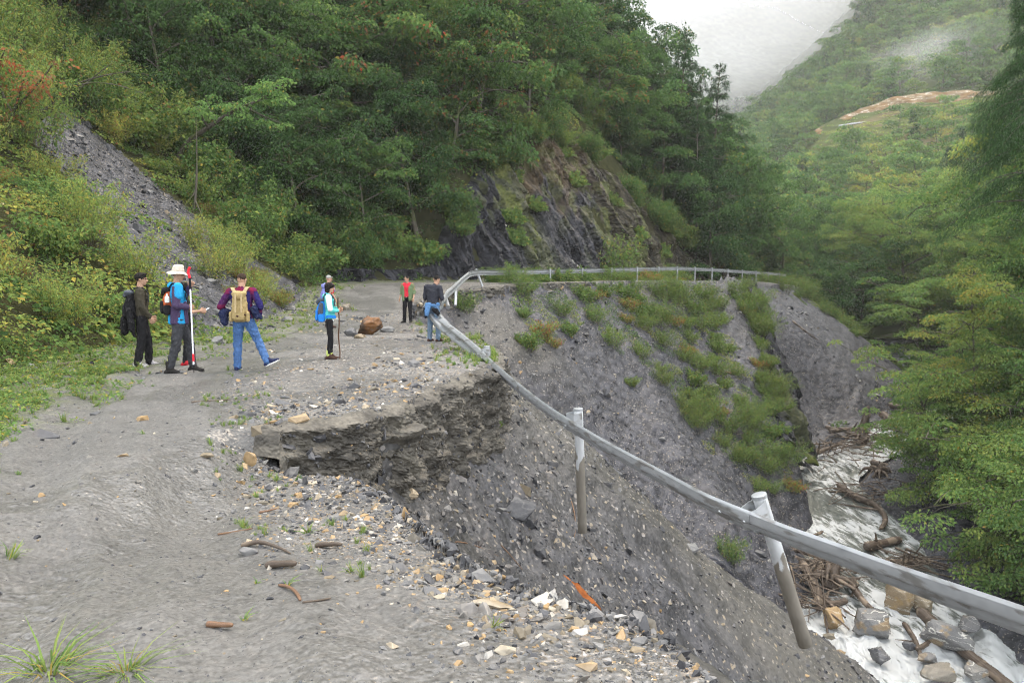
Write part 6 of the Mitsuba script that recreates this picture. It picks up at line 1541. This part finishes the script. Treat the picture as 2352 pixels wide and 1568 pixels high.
vb = np.array(brim.vertices); vb[:, 2] += .012 * np.sin(np.arctan2(vb[:, 1], vb[:, 0]) * 3) * (np.hypot(vb[:, 0], vb[:, 1]) > .1)
hat = f.add('hat', (np.array([h(*q) for q in vb * [1, 1.1, 1] + [0, -.01, .055]]), np.array(brim.faces)), 'cream_hat')
f.add('hat_crown', fuse([Manifold.batch_hull([sph(h(0, -.012, .06), (.092, .104, .02)), sph(h(0, -.012, .135), (.074, .086, .035))])], .016, 3, .008, 33), 'cream_hat', parent=hat)
f.shoes('boot_black', 'boot_black', boot=.10, socks='lime_sock')
k, c = f.pack('rust orange backpack with a water bottle, worn by the hiker in the blue jacket', 'rust_nylon', 'black_cloth', h=.46, w=.14, d=.075, z=1.20, strap='black_cloth', pockets='black_cloth')
part(k, 'bottle', (lambda m: (f.world(m[0]), m[1]))(tube_mesh([c + [.18, .0, -.02], c + [.18, .0, .06], c + [.18, 0, .085], c + [.18, 0, .09], c + [.18, 0, .12]], [.036, .036, .02, .014, .014], 12)), 'bottle_white', smooth=40)
pole = thing('trekking_pole', 'long white pole with red and black grip held by the hiker in blue', 'pole')
lo, hi = at(445.5, 856, f.p[1] - .12), at(437, 664, f.p[1] - .10)
ax = hi - lo
for nm, a, b, r, bs in (('shaft', .10, 1.0, .013, 'pole_white'), ('tip', 0, .10, .007, 'black_cloth'), ('lower_clamp', .14, .23, .018, 'pole_red'), ('grip', 1.0, 1.13, .017, 'black_cloth'), ('strap', 1.13, 1.26, .022, 'pole_red')):
    part(pole, nm, tube_mesh(np.linspace(lo + ax * a, lo + ax * b, 5) + (np.array([0, 0, 0]) if nm != 'strap' else np.outer([0, -.2, -.5, -.3, .2], [.05, 0, 0])), r, 10), bs, smooth=40)

# --- man in the plaid shirt
f = Figure('man in red and blue plaid shirt and jeans walking away along the road', (556, 861), 226, 1.74, -6, Jd(hip=(.06, 0, .93), chest=(.03, .03, 1.29), neck=(.02, .05, 1.465), head=(.03, .09, 1.61), shr=(.23, .03, 1.41), shl=(-.17, .02, 1.40), elr=(.36, -.03, 1.16), ell=(-.33, -.02, 1.15), wrr=(.30, .12, .98), wrl=(-.24, .16, 1.0),
    thr=(.14, 0, .89), thl=(-.03, 0, .89), knl=(-.06, .02, .48), anl=(-.07, -.02, .09), knr=(.29, .04, .53), anr=(.47, -.13, .19)), look=(18, 22), feet=(66, 4), foot_pitch=(24, 0))
f.hair('brown_hair'); f.face(); f.trousers('jeans_cloth', 1.12, seed=41, wrinkle=.018); f.shoes('navy_cloth')
f.jacket('plaid_cloth', hem=.90, loose=1.06, seed=42, wrinkle=.016, uvfn=lambda v: np.stack([v[:, 0] + v[:, 1], v[:, 2]], 1))
k, c = f.pack('khaki canvas rucksack on the back of the man in the plaid shirt', 'khaki_canvas', 'khaki_canvas', h=.56, w=.145, d=.09, z=1.15, strap='tan_leather')
W2 = lambda m: (f.world(m[0]), m[1])
part(k, 'buckle_strap', W2(f.flat([c + [-.03, -.12, .22], c + [-.03, -.14, .05], c + [-.03, -.15, -.1]], .014, .006, (1, 0, 0))), 'tan_leather')
part(k, 'buckle_strap', W2(f.flat([c + [.07, -.12, .22], c + [.07, -.14, .05], c + [.07, -.15, -.1]], .014, .006, (1, 0, 0))), 'tan_leather')
part(k, 'leather_patch', W2(fuse([sph(c + [0, -.155, -.16], (.025, .006, .02))], .02, 1)), 'boot_brown')
part(k, 'leather_patch', W2(fuse([sph(c + [.12, -.10, -.14], (.022, .010, .018))], .02, 1)), 'boot_brown')
f.add('tied_jacket', fuse([bone((-.27, -.06, 1.02), .085, (-.24, -.08, .86), .06), bone((-.27, -.02, 1.05), .07, (-.17, .02, 1.02), .06)], .02, 4, .02, 45), 'navy_cloth')
f.add('tied_jacket', fuse([bone((.26, -.06, 1.10), .075, (.30, -.05, .97), .06), bone((.3, -.04, .98), .06, (.36, -.02, .95), .04)], .02, 4, .02, 46), 'navy_cloth')

# --- person in red behind the woman in teal
f = Figure('person in red shirt and grey cap standing half hidden behind the woman in teal', (757, 763), 120, 1.68, 40, Jd(wrr=(.26, .10, .92)), look=(30, 0), feet=(10, -8))
f.face(); f.trousers('black_cloth', 1.0, seed=51); f.jacket('red_cloth', hem=.86, sleeve=.5, seed=52); f.shoes('boot_brown', 'boot_black')
f.add('cap', fuse([Manifold.batch_hull([sph(f.at_head(0, -.01, .05), (.088, .10, .05)), sph(f.at_head(0, -.01, .09), (.07, .08, .04))]), bone(f.at_head(-.03, .11, .055), .02, f.at_head(.03, .11, .055), .02)], .016, 3), 'grey_cap')
f.pack('lilac backpack on the person in red', 'lilac_nylon', 'lilac_nylon', h=.5, w=.15, d=.08, z=1.22)

# --- woman in teal
f = Figure('woman in pale teal jacket and black leggings leaning on a wooden stick', (757, 825), 178, 1.58, 72, Jd(chest=(0, .02, 1.29), head=(0, .04, 1.62), elr=(.23, .02, 1.13), wrr=(.10, .19, 1.11), ell=(-.22, .03, 1.14), wrl=(-.03, .23, 1.14), anr=(.07, -.03, .09), anl=(-.07, .03, .09), knr=(.09, .02, .49), knl=(-.07, .05, .49)), look=(14, 4), feet=(12, 2), hands=((1.5, (-1, .2, 0)), (1.5, (1, 0, 0))))
f.face(); f.hair('black_hair', 'bob'); f.trousers('black_cloth', .80, cuff=.16, seed=61, wrinkle=.008)
f.jacket('teal_cloth', hem=.90, loose=1.04, seed=62, wrinkle=.018, flare=1.06)
J = f.J
f.add('sleeve_panel', fuse(chain([J['shr'] + [.026, .0, .0], J['elr'] + [.026, .0, .02]], [.068, .056]), .018, 4, .004, 66), 'white_cloth')
f.add('hem_layer', fuse([Manifold.batch_hull([sph(J['hip'] + [0, 0, -.06], (.165, .13, .03)), sph(J['hip'] + [0, 0, -.02], (.165, .13, .03))])], .02, 3, .01, 67), 'white_cloth')
f.add('hood', fuse([bone(J['neck'] + [.07, -.07, -.04], .055, J['neck'] + [-.07, -.07, -.04], .055), bone(J['neck'] + [.07, .0, -.02], .04, J['neck'] + [.05, .06, -.04], .035), bone(J['neck'] + [-.07, .0, -.02], .04, J['neck'] + [-.05, .06, -.04], .035)], .018, 4, .012, 68), 'teal_cloth')
f.shoes('boot_brown', 'boot_black', socks='lime_sock')
k, c = f.pack('bright blue and grey backpack with hip belt, worn by the woman in teal', 'blue_nylon', 'grey_nylon', h=.56, w=.155, d=.10, z=1.13, pockets='blue_nylon', strap='grey_nylon')
part(k, 'hip_belt', (lambda m: (f.world(m[0]), m[1]))(f.flat([c + [.15, .1, -.16], (.185, .0, .99), (.12, .12, .97), (0, .15, .965), (-.12, .12, .97)], .03, .012, (0, 0, 1))), 'blue_nylon')
part(k, 'grey_panel', (lambda m: (f.world(m[0]), m[1]))(fuse([Manifold.batch_hull([sph(c + [.15, -.02, -.05], (.02, .06, .08)), sph(c + [.13, .0, .12], (.02, .05, .05))])], .02, 3)), 'grey_nylon')
st = thing('walking_stick', 'thin brown wooden stick held by the woman in teal', 'stick')
lo, hi = at(780, 828, f.p[1] - .02), at(777, 684, f.p[1] + .02)
m = tube_mesh(np.linspace(lo, hi, 12) + np.stack([.012 * np.sin(np.arange(12) * 1.1), np.zeros(12), np.zeros(12)], 1), np.linspace(.013, .016, 12), 7)
scene[st] = worn(m, 'stick_wood')

# --- man with the open green jacket
f = Figure('man in open green jacket over a red shirt facing the viewer on the road', (937, 750), 109, 1.66, 196, Jd(head=(0, .05, 1.615), elr=(.25, -.02, 1.14), wrr=(.28, .06, .92), ell=(-.25, -.03, 1.14), wrl=(-.27, .07, .92), anr=(.14, 0, .09), anl=(-.13, .03, .09)), look=(24, 20), feet=(18, -14))
f.hair('black_hair'); f.face(); f.trousers('black_cloth', 1.12, seed=71); f.shoes('boot_black', 'boot_black')
f.jacket('red_cloth', hem=.93, seed=72, sleeve=.4, name='shirt', wrinkle=.008)
J = f.J
for sx, k in ((1, 'r'), (-1, 'l')):
    f.add('jacket', fuse([Manifold.batch_hull([sph((sx * .15, -.02, .83), (.05, .125, .04)), sph((sx * .13, -.02, 1.3), (.06, .13, .08)), sph(J['sh' + k], .075)]), Manifold.batch_hull([sph((sx * .12, .09, .84), (.05, .03, .04)), sph((sx * .11, .09, 1.30), (.04, .04, .06))]), Manifold.batch_hull([sph((0, -.10, .86), (.10, .03, .05)), sph((0, -.09, 1.36), (.10, .05, .07)), sph(J['sh' + k], .06)])] + chain([J['sh' + k], J['el' + k], J['el' + k] * .75 + J['wr' + k] * .25], [.074, .066, .060]), .02, 5, .016, 73), 'green_cloth')
f.add('belt_buckle', fuse([sph((0, .125, .95), (.02, .008, .014))], .01, 0), 'sole')

# --- man in the dark sweater
f = Figure('man in dark sweater and jeans, denim jacket round his waist, beside the rail', (995, 785), 155, 1.74, 28, Jd(chest=(.01, .03, 1.29), neck=(.02, .07, 1.46), head=(.03, .13, 1.59), shr=(.20, .02, 1.40), shl=(-.185, .0, 1.41), elr=(.26, .03, 1.13), wrr=(.12, .25, 1.14), ell=(-.25, .02, 1.13), wrl=(-.08, .26, 1.12), anr=(.14, .02, .09), anl=(-.10, -.02, .09), knr=(.13, .05, .49), knl=(-.10, .03, .49)), look=(28, 30), feet=(22, 0))
f.hair('black_hair'); f.face(); f.trousers('pale_jeans', 1.1, seed=81, wrinkle=.016); f.shoes('boot_brown', 'boot_black', boot=.06)
f.jacket('dark_knit', hem=.93, loose=1.08, seed=82, wrinkle=.014)
f.add('tied_jacket', fuse([Manifold.batch_hull([sph((-.05, -.13, .96), (.11, .05, .07)), sph((-.08, -.17, .72), (.06, .05, .06))]), Manifold.batch_hull([sph((.1, -.12, .95), (.09, .05, .04)), sph((.17, -.06, .88), (.05, .05, .04))]), bone((-.15, -.05, .97), .05, (.17, -.02, .98), .05)], .018, 4, .02, 83), 'denim')
f.add('jacket_lining', fuse([Manifold.batch_hull([sph((.13, -.11, .84), (.09, .05, .06)), sph((.19, -.02, .72), (.05, .06, .06))]), Manifold.batch_hull([sph((-.2, -.05, .86), (.05, .08, .06)), sph((-.18, -.06, .66), (.03, .07, .05))])], .018, 4, .02, 84), 'black_cloth')
